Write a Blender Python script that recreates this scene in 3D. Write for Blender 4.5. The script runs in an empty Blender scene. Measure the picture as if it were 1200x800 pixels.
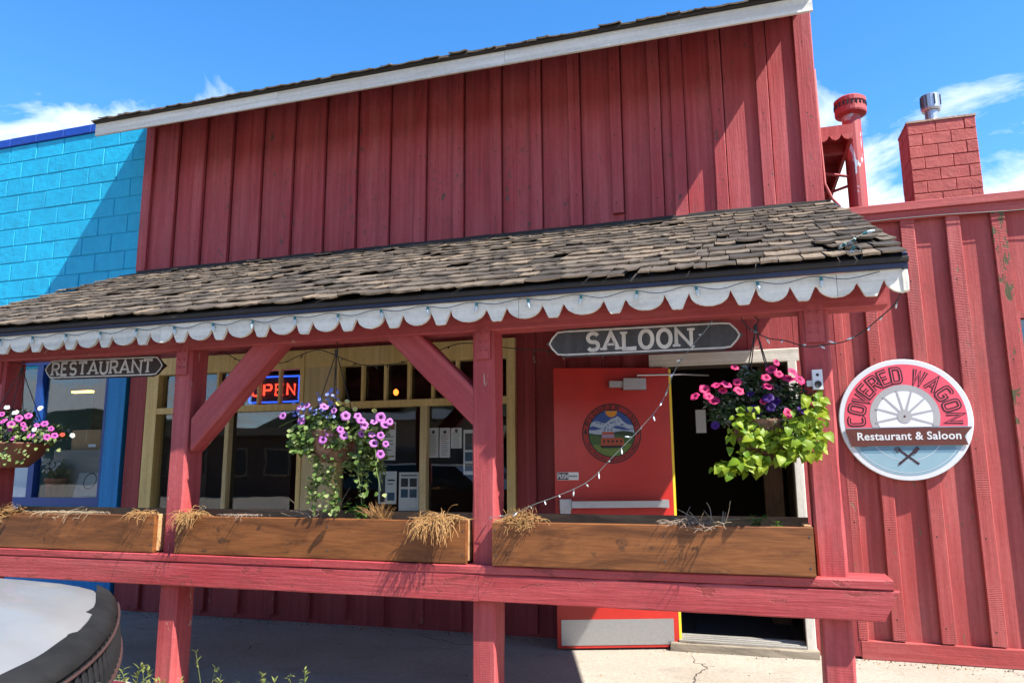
import bpy, math, random
from mathutils import Vector, Matrix
R = math.radians
random.seed(7)
sc = bpy.context.scene
col = sc.collection
H = 1.4                                   # eye height above the walkway; the camera stands at x=0, y=0

# ---------------------------------------------------------------- camera
def make_camera():
    yaw, pitch, roll = 0.29983, 0.16486, -0.00715
    f = Vector((-math.sin(yaw)*math.cos(pitch), math.cos(yaw)*math.cos(pitch), math.sin(pitch)))
    r = Vector((math.cos(yaw), math.sin(yaw), 0)); u = r.cross(f)
    r2 = math.cos(roll)*r + math.sin(roll)*u; u2 = -math.sin(roll)*r + math.cos(roll)*u
    cd = bpy.data.cameras.new('camera'); cam = bpy.data.objects.new('camera', cd); col.objects.link(cam)
    cd.sensor_width = 36; cd.lens = 852.6/1200*36; cd.clip_start = 0.05; cd.clip_end = 3000
    b = -f
    cam.matrix_world = Matrix(((r2.x, u2.x, b.x, 0), (r2.y, u2.y, b.y, 0), (r2.z, u2.z, b.z, H), (0, 0, 0, 1)))
    sc.camera = cam
make_camera()

# ---------------------------------------------------------------- sky, sun, exposure
SUN = Vector((1.0, -0.36, 1.33)).normalized()           # direction to the sun
SKY_STRENGTH, SUN_STRENGTH, EXPOSURE = 0.15, 5.0, 1.38
w = bpy.data.worlds.new('World'); sc.world = w; w.use_nodes = True
nt = w.node_tree; nt.nodes.clear()
def N(t, typ, **kw):
    n = t.nodes.new(typ)
    for k, v in kw.items():
        if k.startswith('i_'): n.inputs[k[2:].replace('_', ' ')].default_value = v
        else: setattr(n, k, v)
    return n
sky = N(nt, 'ShaderNodeTexSky', sky_type='NISHITA', sun_disc=False, sun_elevation=math.asin(SUN.z),
        sun_rotation=math.atan2(SUN.x, SUN.y), altitude=2400, air_density=1.0, dust_density=0.3, ozone_density=1.6)
hs = N(nt, 'ShaderNodeHueSaturation'); hs.inputs["Saturation"].default_value = 1.3
nt.links.new(sky.outputs[0], hs.inputs['Color'])
tc = N(nt, 'ShaderNodeTexCoord'); sx = N(nt, 'ShaderNodeSeparateXYZ'); nt.links.new(tc.outputs['Generated'], sx.inputs[0])
def mth(t, op, a, b=None, clamp=False):
    n = N(t, 'ShaderNodeMath', operation=op, use_clamp=clamp)
    for i, v in enumerate((a, b)):
        if v is None: continue
        if hasattr(v, 'links') or hasattr(v, 'is_linked'): t.links.new(v, n.inputs[i])
        else: n.inputs[i].default_value = v
    return n.outputs[0]
zz = mth(nt, 'ADD', mth(nt, 'MAXIMUM', sx.outputs['Z'], 0.0), 0.16)
cx = N(nt, 'ShaderNodeCombineXYZ'); nt.links.new(mth(nt, 'DIVIDE', sx.outputs['X'], zz), cx.inputs[0])
nt.links.new(mth(nt, 'DIVIDE', sx.outputs['Y'], zz), cx.inputs[1])
mp = N(nt, 'ShaderNodeMapping'); mp.inputs['Location'].default_value = (17.37, 21.87, 0.0); nt.links.new(cx.outputs[0], mp.inputs[0])
nz = N(nt, 'ShaderNodeTexNoise'); nz.inputs['Scale'].default_value = 2.1; nz.inputs['Detail'].default_value = 9
nz.inputs['Roughness'].default_value = 0.6; nz.inputs['Distortion'].default_value = 0.5; nt.links.new(mp.outputs[0], nz.inputs[0])
low = N(nt, 'ShaderNodeMapRange'); low.inputs['From Min'].default_value = 0.26; low.inputs['From Max'].default_value = 0.50
low.inputs['To Min'].default_value = 0.19; low.inputs['To Max'].default_value = -0.13; nt.links.new(sx.outputs['Z'], low.inputs[0])
cl = N(nt, 'ShaderNodeMapRange'); cl.inputs['From Min'].default_value = 0.535; cl.inputs['From Max'].default_value = 0.70
nt.links.new(mth(nt, 'ADD', nz.outputs[0], low.outputs[0]), cl.inputs[0])
mx = N(nt, 'ShaderNodeMix', data_type='RGBA'); nt.links.new(cl.outputs[0], mx.inputs['Factor'])
nt.links.new(hs.outputs[0], mx.inputs[6]); mx.inputs[7].default_value = (3.9, 4.1, 4.4, 1)
bg = N(nt, 'ShaderNodeBackground'); bg.inputs['Strength'].default_value = SKY_STRENGTH; nt.links.new(mx.outputs[2], bg.inputs[0])
wo = N(nt, 'ShaderNodeOutputWorld'); nt.links.new(bg.outputs[0], wo.inputs[0])
sd = bpy.data.lights.new('sun', 'SUN'); sd.energy = SUN_STRENGTH; sd.angle = R(0.53); sd.color = (1, 0.95, 0.87)
so = bpy.data.objects.new('sun', sd); col.objects.link(so); so.rotation_euler = SUN.to_track_quat('Z', 'Y').to_euler(); so.location = (8, -4, 12)
vs = sc.view_settings; vs.view_transform = 'Standard'; vs.look = 'None'; vs.exposure = EXPOSURE; vs.gamma = 1; vs.use_curve_mapping = False
sc.cycles.max_bounces = 6; sc.cycles.diffuse_bounces = 3; sc.cycles.glossy_bounces = 3; sc.cycles.transparent_max_bounces = 8; sc.cycles.use_denoising = True
sc.cycles.caustics_reflective = False; sc.cycles.caustics_refractive = False

# ---------------------------------------------------------------- object helpers
WM = {}
def link(o, parent, M):
    col.objects.link(o)
    if parent is not None:
        o.parent = parent; o.matrix_basis = WM[parent].inverted() @ M
    else: o.matrix_basis = M
    WM[o] = M.copy()
    return o
def mesh(vs_, fs, mats, idx=None, smooth=False, name='m'):
    me = bpy.data.meshes.new(name); me.from_pydata([tuple(v) for v in vs_], [], fs)
    for m in (mats if isinstance(mats, (list, tuple)) else [mats]): me.materials.append(m)
    if idx: me.polygons.foreach_set('material_index', idx)
    if smooth: me.polygons.foreach_set('use_smooth', [True]*len(me.polygons))
    me.update(); return me
def add(name, me, parent=None, M=None, label=None, cat=None, group=None, kind=None):
    if M is None: M = Matrix()
    elif isinstance(M, Vector): M = Matrix.Translation(M)
    o = bpy.data.objects.new(name, me); link(o, parent, M)
    if label: o['label'] = label
    if cat: o['category'] = cat
    if group: o['group'] = group
    if kind: o['kind'] = kind
    return o
def thing(name, loc, label, cat, group=None):
    return add(name, None, None, Matrix.Translation(Vector(loc)), label, cat, group)
class MB:
    """collects geometry of ONE piece"""
    def __init__(s): s.v = []; s.f = []; s.i = []
    def face(s, pts, i=0):
        n = len(s.v); s.v += [Vector(p) for p in pts]; s.f.append(tuple(range(n, n+len(pts)))); s.i.append(i)
    def box(s, x0, x1, y0, y1, z0, z1, i=0):
        n = len(s.v); s.v += [Vector(p) for p in ((x0,y0,z0),(x1,y0,z0),(x1,y1,z0),(x0,y1,z0),(x0,y0,z1),(x1,y0,z1),(x1,y1,z1),(x0,y1,z1))]
        for q in ((0,3,2,1),(4,5,6,7),(0,1,5,4),(1,2,6,5),(2,3,7,6),(3,0,4,7)): s.f.append(tuple(n+k for k in q)); s.i.append(i)
    def rings(s, rs, closed=True, cap=True, i=0):
        n = len(s.v); k = len(rs[0])
        for r in rs: s.v += [Vector(p) for p in r]
        for a in range(len(rs)-1):
            for b in range(k if closed else k-1):
                c = (b+1) % k
                s.f.append((n+a*k+b, n+a*k+c, n+(a+1)*k+c, n+(a+1)*k+b)); s.i.append(i)
        if cap:
            s.f.append(tuple(n+b for b in reversed(range(k)))); s.i.append(i)
            s.f.append(tuple(n+(len(rs)-1)*k+b for b in range(k))); s.i.append(i)
    def tube(s, pts, r, k=6, i=0, taper=None):
        pts = [Vector(p) for p in pts]; rs = []
        for a, p in enumerate(pts):
            t = (pts[min(a+1, len(pts)-1)]-pts[max(a-1, 0)])
            if t.length < 1e-9: t = Vector((0, 0, 1))
            t.normalize()
            ref = Vector((0, 0, 1)) if abs(t.z) < .9 else Vector((1, 0, 0))
            x = t.cross(ref).normalized(); y = t.cross(x)
            rr = r if taper is None else r*(1+(taper-1)*a/max(1, len(pts)-1))
            rs.append([p+x*math.cos(2*math.pi*b/k)*rr+y*math.sin(2*math.pi*b/k)*rr for b in range(k)])
        s.rings(rs, i=i)
    def lathe(s, prof, c, k=16, i=0, axis='z'):
        rs = []
        for r, h in prof:
            ring = []
            for b in range(k):
                a = 2*math.pi*b/k
                ring.append((c[0]+r*math.cos(a), c[1]+r*math.sin(a), c[2]+h) if axis == 'z' else (c[0]+r*math.cos(a), c[1]-h, c[2]+r*math.sin(a)))
            rs.append(ring)
        s.rings(rs, i=i)
    def ext(s, poly, y0, y1, i=0):
        """polygon in x,z extruded from y0 (front) to y1"""
        n = len(poly)
        s.face([(p[0], y0, p[1]) for p in poly], i); s.face([(p[0], y1, p[1]) for p in reversed(poly)], i)
        for a in range(n):
            b = (a+1) % n
            s.face([(poly[a][0], y0, poly[a][1]), (poly[a][0], y1, poly[a][1]), (poly[b][0], y1, poly[b][1]), (poly[b][0], y0, poly[b][1])], i)
    def mesh(s, mats, smooth=False): return mesh(s.v, s.f, mats, s.i, smooth)
    def build(s, name, mats, parent=None, M=None, smooth=False, **kw): return add(name, s.mesh(mats, smooth), parent, M, **kw)

def timber(name, A, B, w_, d_, mat, parent, front=(0, -1, 0), ch=.004, seg=4, jit=.0015, cut=(0, 0), **kw):
    """squared timber from A to B (centre line), local z along its length, front side towards `front`"""
    A = Vector(A); B = Vector(B); L = (B-A).length; z = (B-A).normalized()
    y = -Vector(front); y = (y-z*y.dot(z)).normalized(); x = y.cross(z)
    M = Matrix(((x.x, y.x, z.x, A.x), (x.y, y.y, z.y, A.y), (x.z, y.z, z.z, A.z), (0, 0, 0, 1)))
    hw, hd = w_/2, d_/2; rs = []
    prof = [(-hw+ch, -hd), (hw-ch, -hd), (hw, -hd+ch), (hw, hd-ch), (hw-ch, hd), (-hw+ch, hd), (-hw, hd-ch), (-hw, -hd+ch)]
    for a in range(seg+1):
        t = a/seg
        ring = []
        for px, py in prof:
            zz_ = L*t
            if a == 0: zz_ += cut[0]*px
            if a == seg: zz_ += cut[1]*px
            ring.append((px+random.uniform(-jit, jit), py+random.uniform(-jit, jit)*.6, zz_+(random.uniform(-jit, jit) if a in (0, seg) else 0)))
        rs.append(ring)
    m = MB(); m.rings(rs)
    return add(name, m.mesh(mat), parent, M, **kw)

# ---------------------------------------------------------------- materials
def newmat(name):
    m = bpy.data.materials.new(name); m.use_nodes = True; t = m.node_tree
    return m, t, t.nodes['Principled BSDF']
def coords(t, scale=(1, 1, 1), rnd=True, space='Object'):
    tc = N(t, 'ShaderNodeTexCoord'); mp = N(t, 'ShaderNodeMapping'); mp.inputs['Scale'].default_value = scale
    src = tc.outputs[space]
    if rnd:
        oi = N(t, 'ShaderNodeObjectInfo'); va = N(t, 'ShaderNodeVectorMath', operation='SCALE'); va.inputs[0].default_value = (17, 31, 23)
        t.links.new(oi.outputs['Random'], va.inputs['Scale'])
        ad = N(t, 'ShaderNodeVectorMath', operation='ADD'); t.links.new(src, ad.inputs[0]); t.links.new(va.outputs[0], ad.inputs[1]); src = ad.outputs[0]
    t.links.new(src, mp.inputs[0]); return mp.outputs[0]
def noise(t, vec, scale, detail=5, rough=.55, dist=0):
    n = N(t, 'ShaderNodeTexNoise'); n.inputs['Scale'].default_value = scale; n.inputs['Detail'].default_value = detail
    n.inputs['Roughness'].default_value = rough; n.inputs['Distortion'].default_value = dist; t.links.new(vec, n.inputs[0]); return n.outputs[0]
def rng(t, v, a, b, c=0., d=1.):
    n = N(t, 'ShaderNodeMapRange'); n.inputs['From Min'].default_value = a; n.inputs['From Max'].default_value = b
    n.inputs['To Min'].default_value = c; n.inputs['To Max'].default_value = d; t.links.new(v, n.inputs[0]); return n.outputs[0]
def mix(t, f, a, b, blend='MIX'):
    n = N(t, 'ShaderNodeMix', data_type='RGBA', blend_type=blend)
    for s, v in (('Factor', f), (6, a), (7, b)):
        if hasattr(v, 'is_linked'): t.links.new(v, n.inputs[s])
        else: n.inputs[s].default_value = v if not isinstance(v, tuple) or len(v) == 4 else (*v, 1)
    return n.outputs[2]
def bump(t, h, strength, dist, base=None):
    n = N(t, 'ShaderNodeBump'); n.inputs['Strength'].default_value = strength; n.inputs['Distance'].default_value = dist
    t.links.new(h, n.inputs['Height'])
    if base is not None: t.links.new(base, n.inputs['Normal'])
    return n.outputs[0]
def orand(t):
    return N(t, 'ShaderNodeObjectInfo').outputs['Random']
def paint(name, c, fade, under=(.16, .12, .09), peel=.70, grain=.35, rough=.62, saw=0., vary=.35, dirt=.25, spec=.3, pscale=16, nails=0.):
    """old paint on rough-sawn wood: faded patches, peeled flecks, grain along local z"""
    m, t, b = newmat(name)
    v = coords(t); vg = coords(t, (1, 1, .05))
    g = noise(t, vg, 70, 3, .6, .4)
    big = noise(t, coords(t, (1, 1, .35)), 3.2, 4, .6)
    fine = noise(t, v, 34, 4, .7)
    cc = mix(t, rng(t, big, .38, .68), c, fade)
    cc = mix(t, rng(t, fine, .35, .75, 0, .42), cc, tuple(k*.58 for k in c))
    st = noise(t, coords(t, (1, 1, .03)), 24, 3, .6, .3); cc = mix(t, rng(t, st, .50, .68, 0, .45), cc, tuple(k*.62 for k in c)); cc = mix(t, rng(t, st, .50, .32, 0, .30), cc, tuple(min(1, k*1.25+.02) for k in fade))
    cc = mix(t, rng(t, orand(t), 0, 1, 0, vary), cc, tuple(k*.78 for k in c))
    dn = noise(t, coords(t, (1, 1, .2)), 11, 4, .65, .3)
    cc = mix(t, rng(t, dn, .55, .8, 0, dirt), cc, (.07, .045, .035))
    pk = noise(t, coords(t, (1, 1, .4)), pscale, 5, .72, .6); clu = noise(t, coords(t, (1, 1, .5)), 1.7, 2)
    pm = rng(t, mth(t, 'ADD', pk, rng(t, clu, .35, .7, -.05, .075)), peel, peel+.02)
    cc = mix(t, pm, cc, mix(t, g, under, tuple(k*2.0 for k in under)))
    if nails:
        sp = N(t, 'ShaderNodeSeparateXYZ'); tco = N(t, 'ShaderNodeTexCoord'); t.links.new(tco.outputs['Object'], sp.inputs[0])
        fz = mth(t, 'SUBTRACT', mth(t, 'MULTIPLY', mth(t, 'FRACT', mth(t, 'ADD', mth(t, 'DIVIDE', sp.outputs[2], nails), mth(t, 'MULTIPLY', orand(t), .35))), nails), nails*.5)
        ax = mth(t, 'ABSOLUTE', mth(t, 'ADD', sp.outputs[0], mth(t, 'MULTIPLY', mth(t, 'SUBTRACT', orand(t), .5), .03)))
        dot = mth(t, 'MULTIPLY', mth(t, 'LESS_THAN', ax, .0050), mth(t, 'LESS_THAN', mth(t, 'ABSOLUTE', fz), .0055))
        run = mth(t, 'MULTIPLY', rng(t, ax, .007, .001), mth(t, 'MULTIPLY', rng(t, fz, -.14, 0.), mth(t, 'LESS_THAN', fz, 0.)))
        cc = mix(t, mth(t, 'MULTIPLY', run, .45), cc, (.11, .03, .02)); cc = mix(t, dot, cc, (.03, .018, .015))
    t.links.new(cc, b.inputs['Base Color'])
    b.inputs['Roughness'].default_value = rough; b.inputs['Specular IOR Level'].default_value = spec
    h = mth(t, 'ADD', mth(t, 'MULTIPLY', g, grain), mth(t, 'MULTIPLY', fine, .22))
    if saw > 0:
        wv = N(t, 'ShaderNodeTexWave', wave_type='BANDS', bands_direction='Z'); wv.inputs['Scale'].default_value = 26
        wv.inputs['Distortion'].default_value = 2.5; wv.inputs['Detail'].default_value = 2; wv.inputs['Detail Scale'].default_value = 3; t.links.new(v, wv.inputs[0])
        msk = rng(t, noise(t, v, 2.6, 1), .46, .62)
        h = mth(t, 'ADD', h, mth(t, 'MULTIPLY', mth(t, 'MULTIPLY', wv.outputs[1], msk), saw))
    h = mth(t, 'SUBTRACT', h, mth(t, 'MULTIPLY', pm, .25))
    n1 = bump(t, h, 1.0, .006)
    t.links.new(n1, b.inputs['Normal']); return m
def plain(name, c, rough=.5, metal=0., var=.25, scale=20, bmp=.15, spec=.4, dark=.6, dist=.004):
    m, t, b = newmat(name); v = coords(t); n = noise(t, v, scale, 6, .6)
    cc = mix(t, rng(t, n, .35, .7, 0, var), c, tuple(k*dark for k in c[:3]))
    t.links.new(cc, b.inputs['Base Color']); b.inputs['Roughness'].default_value = rough; b.inputs['Metallic'].default_value = metal
    b.inputs['Specular IOR Level'].default_value = spec
    if bmp: t.links.new(bump(t, n, bmp, dist), b.inputs['Normal'])
    return m
def emit(name, c, s):
    m, t, b = newmat(name); b.inputs['Base Color'].default_value = (*[k*.3 for k in c], 1); b.inputs['Emission Color'].default_value = (*c, 1)
    b.inputs['Emission Strength'].default_value = s; return m
def leafmat(name, c1, c2, trans=.35, rough=.5, island=True):
    m, t, b = newmat(name); ge = N(t, 'ShaderNodeNewGeometry'); n = noise(t, coords(t, rnd=False), 9, 3)
    r1 = mth(t, 'FRACT', mth(t, 'ADD', ge.outputs['Random Per Island'], orand(t)))
    cc = mix(t, r1, c1, c2); cc = mix(t, rng(t, n, .35, .7, 0, .35), cc, tuple(k*.7 for k in c1))
    t.links.new(cc, b.inputs['Base Color']); b.inputs['Roughness'].default_value = rough; b.inputs['Specular IOR Level'].default_value = .25
    tr = N(t, 'ShaderNodeBsdfTranslucent'); t.links.new(cc, tr.inputs[0]); ms = N(t, 'ShaderNodeMixShader'); ms.inputs[0].default_value = trans
    t.links.new(b.outputs[0], ms.inputs[1]); t.links.new(tr.outputs[0], ms.inputs[2])
    t.links.new(ms.outputs[0], t.nodes['Material Output'].inputs[0]); return m

RED = (.350, .046, .050)
M_wall = paint('red_board_paint', RED, (.40, .088, .090), under=(.07, .045, .038), peel=.665, grain=.5, dirt=.45, pscale=24)
M_batt = paint('red_batten_paint', (.345, .045, .050), (.40, .085, .088), under=(.07, .045, .038), peel=.66, grain=.45, dirt=.45, pscale=24, nails=.62)
M_wing = paint('red_wing_paint', (.375, .060, .056), (.44, .115, .105), under=(.11, .08, .05), peel=.69, grain=.3, saw=.0, dirt=.35, pscale=20)
M_wbat = paint('red_wing_batten_paint', (.37, .058, .055), (.44, .115, .105), under=(.11, .08, .05), peel=.67, grain=.35, saw=.22, dirt=.35, pscale=20, nails=.62)
M_wmoss = paint('peeling_mossy_batten_paint', (.37, .058, .055), (.44, .115, .105), under=(.055, .05, .022), peel=.555, grain=.35, saw=.2, nails=.62)
M_post = paint('red_post_paint', (.37, .052, .056), (.43, .10, .10), under=(.26, .15, .12), peel=.675, grain=.3, saw=.05, dirt=.35, pscale=22)
M_rail = paint('red_rail_paint', (.37, .046, .050), (.44, .095, .095), under=(.17, .03, .028), peel=.61, grain=.55, rough=.5, dirt=.4, pscale=12)
M_low = paint('lower_red_shaded', (.29, .040, .044), (.33, .065, .068), under=(.22, .19, .16), peel=.70, grain=.4)  # red darkened to hold the shade under the roofs; grey peeling is wear
M_cream = paint('cream_paint', (.60, .56, .48), (.66, .63, .56), under=(.25, .19, .13), peel=.72, grain=.2, vary=.15, dirt=.3)
M_fasc = paint('white_fascia_paint', (.66, .63, .56), (.72, .70, .64), under=(.36, .27, .17), peel=.74, grain=.2, vary=.1, dirt=.2)
M_scal = paint('scallop_paint', (.70, .66, .56), (.78, .75, .66), under=(.42, .30, .17), peel=.71, grain=.2, vary=.1, dirt=.3)
M_yell = paint('yellow_paint', (.66, .49, .19), (.70, .56, .27), under=(.3, .22, .12), peel=.76, grain=.2, vary=.2, dirt=.2)
M_yel2 = paint('cream_yellow_paint', (.52, .42, .22), (.58, .49, .30), under=(.3, .22, .12), peel=.75, grain=.2, vary=.2, dirt=.2)
M_navy = paint('navy_paint', (.022, .032, .075), (.035, .055, .12), peel=.74, grain=.2)
M_blueframe = plain('blue_frame_paint', (.008, .05, .22, 1), .45)
M_pillar = paint('blue_pillar_paint', (.008, .20, .50), (.01, .24, .56), under=(.1, .2, .3), peel=.80, grain=.15, dirt=.05)
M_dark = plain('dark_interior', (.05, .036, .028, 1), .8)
M_floorin = plain('interior_floor', (.09, .075, .065, 1), .6)
M_black = plain('black_plastic', (.012, .012, .013, 1), .45)
M_wire = plain('green_wire', (.012, .022, .018, 1), .5)
M_wirew = plain('pale_wire', (.16, .19, .18, 1), .5)
M_steel = plain('brushed_steel', (.42, .42, .43, 1), .42, .85, .3, 40, .08)
M_galv = plain('galvanised_metal', (.45, .48, .52, 1), .35, .8, .4, 14, .1)
M_alu = plain('threshold_metal', (.42, .40, .36, 1), .45, .5, .5, 30, .2)
M_paper = plain('white_paper', (.74, .77, .80, 1), .7, 0, .1)
M_print = plain('print_ink', (.05, .055, .06, 1), .7)
M_print2 = plain('print_blue', (.05, .12, .20, 1), .7)
M_print3 = plain('print_brown', (.26, .12, .06, 1), .7)
M_wpl = plain('white_plastic', (.62, .63, .64, 1), .4, 0, .15)

def brickmat(name, c, c2, joint, rough=.6, chips=(.3, .3, .3), peel=.78):
    m, t, b = newmat(name); v = coords(t)
    n1 = noise(t, v, 9, 8, .65); n2 = noise(t, v, 60, 5, .6); pk = noise(t, v, 7, 9, .75, 1.)
    cc = mix(t, rng(t, n1, .35, .7), c, c2); cc = mix(t, rng(t, orand(t), 0, 1, 0, .5), cc, tuple(k*.82 for k in c)); gr_ = noise(t, coords(t, (1, 1, .3)), 4.5, 5, .7); cc = mix(t, rng(t, gr_, .5, .75, 0, .35), cc, tuple(k*.5+.02 for k in c))
    pm = rng(t, pk, peel, peel+.015); cc = mix(t, pm, cc, chips)
    t.links.new(cc, b.inputs['Base Color']); b.inputs['Roughness'].default_value = rough; b.inputs['Specular IOR Level'].default_value = .3
    nn = bump(t, mth(t, 'ADD', mth(t, 'MULTIPLY', n2, .35), mth(t, 'SUBTRACT', n1, mth(t, 'MULTIPLY', pm, .12))), .8, .014)
    t.links.new(nn, b.inputs['Normal']); return m
M_block = brickmat('turquoise_block_paint', (.006, .32, .53), (.010, .39, .62), 0, .55, (.02, .46, .66), .70)
M_mort = brickmat('turquoise_joint', (.005, .27, .47), (.008, .33, .55), 0, .7)
M_cop = brickmat('blue_coping_paint', (.004, .045, .30), (.006, .06, .36), 0, .55)
M_chim = brickmat('red_chimney_block', (.41, .085, .075), (.47, .125, .105), 0, .75, (.25, .06, .05), .72)
M_chimj = brickmat('red_chimney_joint', (.31, .065, .058), (.35, .08, .07), 0, .8)

def shinglemat():
    m, t, b = newmat('weathered_shingle'); ge = N(t, 'ShaderNodeNewGeometry')
    v = coords(t, (1, .06, 1)); g = noise(t, v, 90, 4, .65); n = noise(t, coords(t), 6, 5, .6)
    r = mth(t, 'FRACT', mth(t, 'ADD', ge.outputs['Random Per Island'], mth(t, 'MULTIPLY', orand(t), 3.7)))
    cr = N(t, 'ShaderNodeValToRGB'); e = cr.color_ramp.elements
    e[0].position = 0; e[0].color = (.032, .028, .025, 1); e[1].position = 1; e[1].color = (.24, .18, .125, 1)
    for p_, c_ in ((.30, (.074, .060, .049, 1)), (.6, (.115, .092, .072, 1)), (.85, (.165, .13, .096, 1))):
        q = e.new(p_); q.color = c_
    t.links.new(r, cr.inputs[0])
    cc = mix(t, rng(t, g, .3, .75, 0, .6), cr.outputs[0], (.05, .042, .036)); cc = mix(t, rng(t, n, .45, .75, 0, .5), cc, (.075, .07, .062))
    t.links.new(cc, b.inputs['Base Color']); b.inputs['Roughness'].default_value = .85; b.inputs['Specular IOR Level'].default_value = .15
    t.links.new(bump(t, g, .6, .006), b.inputs['Normal']); return m
M_shin = shinglemat()  # weathered tops, darkened further for the light grazing across them
M_butt = plain('lit_shingle_butt', (.36, .28, .20, 1), .85, 0, .9, 18, .4, .15, .35)  # fresh tan wood, made paler for the sky light the butts catch
M_roofdark = plain('tar_edge', (.035, .03, .027, 1), .85, 0, .5, 12, .3)

def woodmat(name, c1, c2, knot=(.05, .025, .012), rough=.5, spec=.35):
    m, t, b = newmat(name); v = coords(t, (1, 1, .07))
    g = noise(t, v, 46, 5, .65, 1.6); g2 = noise(t, coords(t, (1, 1, .22)), 9, 5, .65, 1.0); k = noise(t, coords(t, (1, 1, .75)), 10.0, 4, .6)
    cc = mix(t, rng(t, g, .3, .72), c1, c2); cc = mix(t, rng(t, g2, .42, .64, 0, .75), cc, tuple(q*.42 for q in c1))
    cc = mix(t, rng(t, k, .63, .72, 0, .9), cc, knot)
    t.links.new(cc, b.inputs['Base Color']); b.inputs['Roughness'].default_value = rough; b.inputs['Specular IOR Level'].default_value = spec
    t.links.new(bump(t, g, .3, .003), b.inputs['Normal']); return m
M_cedar = woodmat('stained_cedar', (.16, .052, .014), (.265, .10, .030))
M_cedin = woodmat('cedar_inside', (.20, .10, .045), (.30, .16, .075), rough=.7)
M_wend = woodmat('cedar_end', (.42, .24, .11), (.50, .30, .15), rough=.7)
M_oldw = woodmat('grey_sill_wood', (.24, .20, .15), (.34, .29, .22), rough=.8)
M_inpost = woodmat('interior_post_wood', (.10, .055, .03), (.15, .085, .045), rough=.6)

def concrete():
    m, t, b = newmat('walkway_concrete'); v = coords(t, rnd=False)
    n1 = noise(t, v, 1.1, 6, .62); n2 = noise(t, v, 22, 6, .7); n3 = noise(t, v, 140, 3, .6)
    cc = mix(t, rng(t, n1, .35, .68), (.30, .265, .215), (.38, .345, .29)); cc = mix(t, rng(t, n2, .4, .75, 0, .4), cc, (.20, .175, .14))
    cc = mix(t, rng(t, n3, .5, .72, 0, .35), cc, (.17, .15, .125)); n4 = noise(t, v, 48, 3, .7); cc = mix(t, rng(t, n4, .52, .70, 0, .5), cc, (.16, .14, .115)); cc = mix(t, rng(t, n4, .45, .28, 0, .4), cc, (.46, .42, .36))
    st = noise(t, coords(t, (1, 2.2, 1), rnd=False), 1.9, 7, .68, .5); cc = mix(t, rng(t, st, .55, .72, 0, .5), cc, (.13, .12, .105))
    vo = N(t, 'ShaderNodeTexVoronoi', feature='DISTANCE_TO_EDGE'); vo.inputs['Scale'].default_value = .42
    wv = N(t, 'ShaderNodeVectorMath', operation='MULTIPLY_ADD'); nc = N(t, 'ShaderNodeTexNoise'); nc.inputs['Scale'].default_value = 3.2; nc.inputs['Detail'].default_value = 6
    t.links.new(v, nc.inputs[0]); t.links.new(nc.outputs[1], wv.inputs[0]); wv.inputs[1].default_value = (.45, .45, 0); t.links.new(v, wv.inputs[2])
    t.links.new(wv.outputs[0], vo.inputs[0])
    ckm = rng(t, noise(t, v, 1.3, 3), .47, .60); ck = mth(t, 'MAXIMUM', rng(t, vo.outputs[0], .0004, .0035), mth(t, 'SUBTRACT', 1.0, ckm)); cc = mix(t, ck, (.11, .095, .075), cc)
    t.links.new(cc, b.inputs['Base Color']); b.inputs['Roughness'].default_value = .9; b.inputs['Specular IOR Level'].default_value = .2
    nn = bump(t, ck, .8, .01); nn = bump(t, n2, .3, .008, nn); nn = bump(t, n3, .3, .003, nn); t.links.new(nn, b.inputs['Normal']); return m
M_conc = concrete()
M_road = plain('street_gravel', (.31, .275, .225, 1), .95, 0, .5, 30, .5, .1)
M_hill = plain('wooded_hill', (.05, .055, .03, 1), .9, 0, 1., .5, .9, .1, .12, 2.)

def glassmat(name, refl=1.6, tint=(.75, .78, .78)):
    m, t, b = newmat(name); t.nodes.remove(b)
    tr = N(t, 'ShaderNodeBsdfTransparent'); tr.inputs[0].default_value = (*tint, 1); gl = N(t, 'ShaderNodeBsdfGlossy'); gl.inputs['Roughness'].default_value = .015
    gl.inputs[0].default_value = (.9, .92, .95, 1)
    lw_ = N(t, 'ShaderNodeLayerWeight'); lw_.inputs['Blend'].default_value = .5
    frs = mth(t, 'ADD', mth(t, 'MULTIPLY', mth(t, 'POWER', lw_.outputs['Facing'], 5.0), .95), .043)
    n = noise(t, coords(t), 1.4, 2); t.links.new(bump(t, n, .12, .01), gl.inputs['Normal'])
    ms = N(t, 'ShaderNodeMixShader'); t.links.new(mth(t, 'MULTIPLY', frs, refl, True), ms.inputs[0])
    t.links.new(tr.outputs[0], ms.inputs[1]); t.links.new(gl.outputs[0], ms.inputs[2]); t.links.new(ms.outputs[0], t.nodes['Material Output'].inputs[0]); return m
M_glass = glassmat('window_glass', 1.35, (.93, .95, .95))
M_glassd = glassmat('small_window_glass', 3., (.3, .35, .38))

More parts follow.
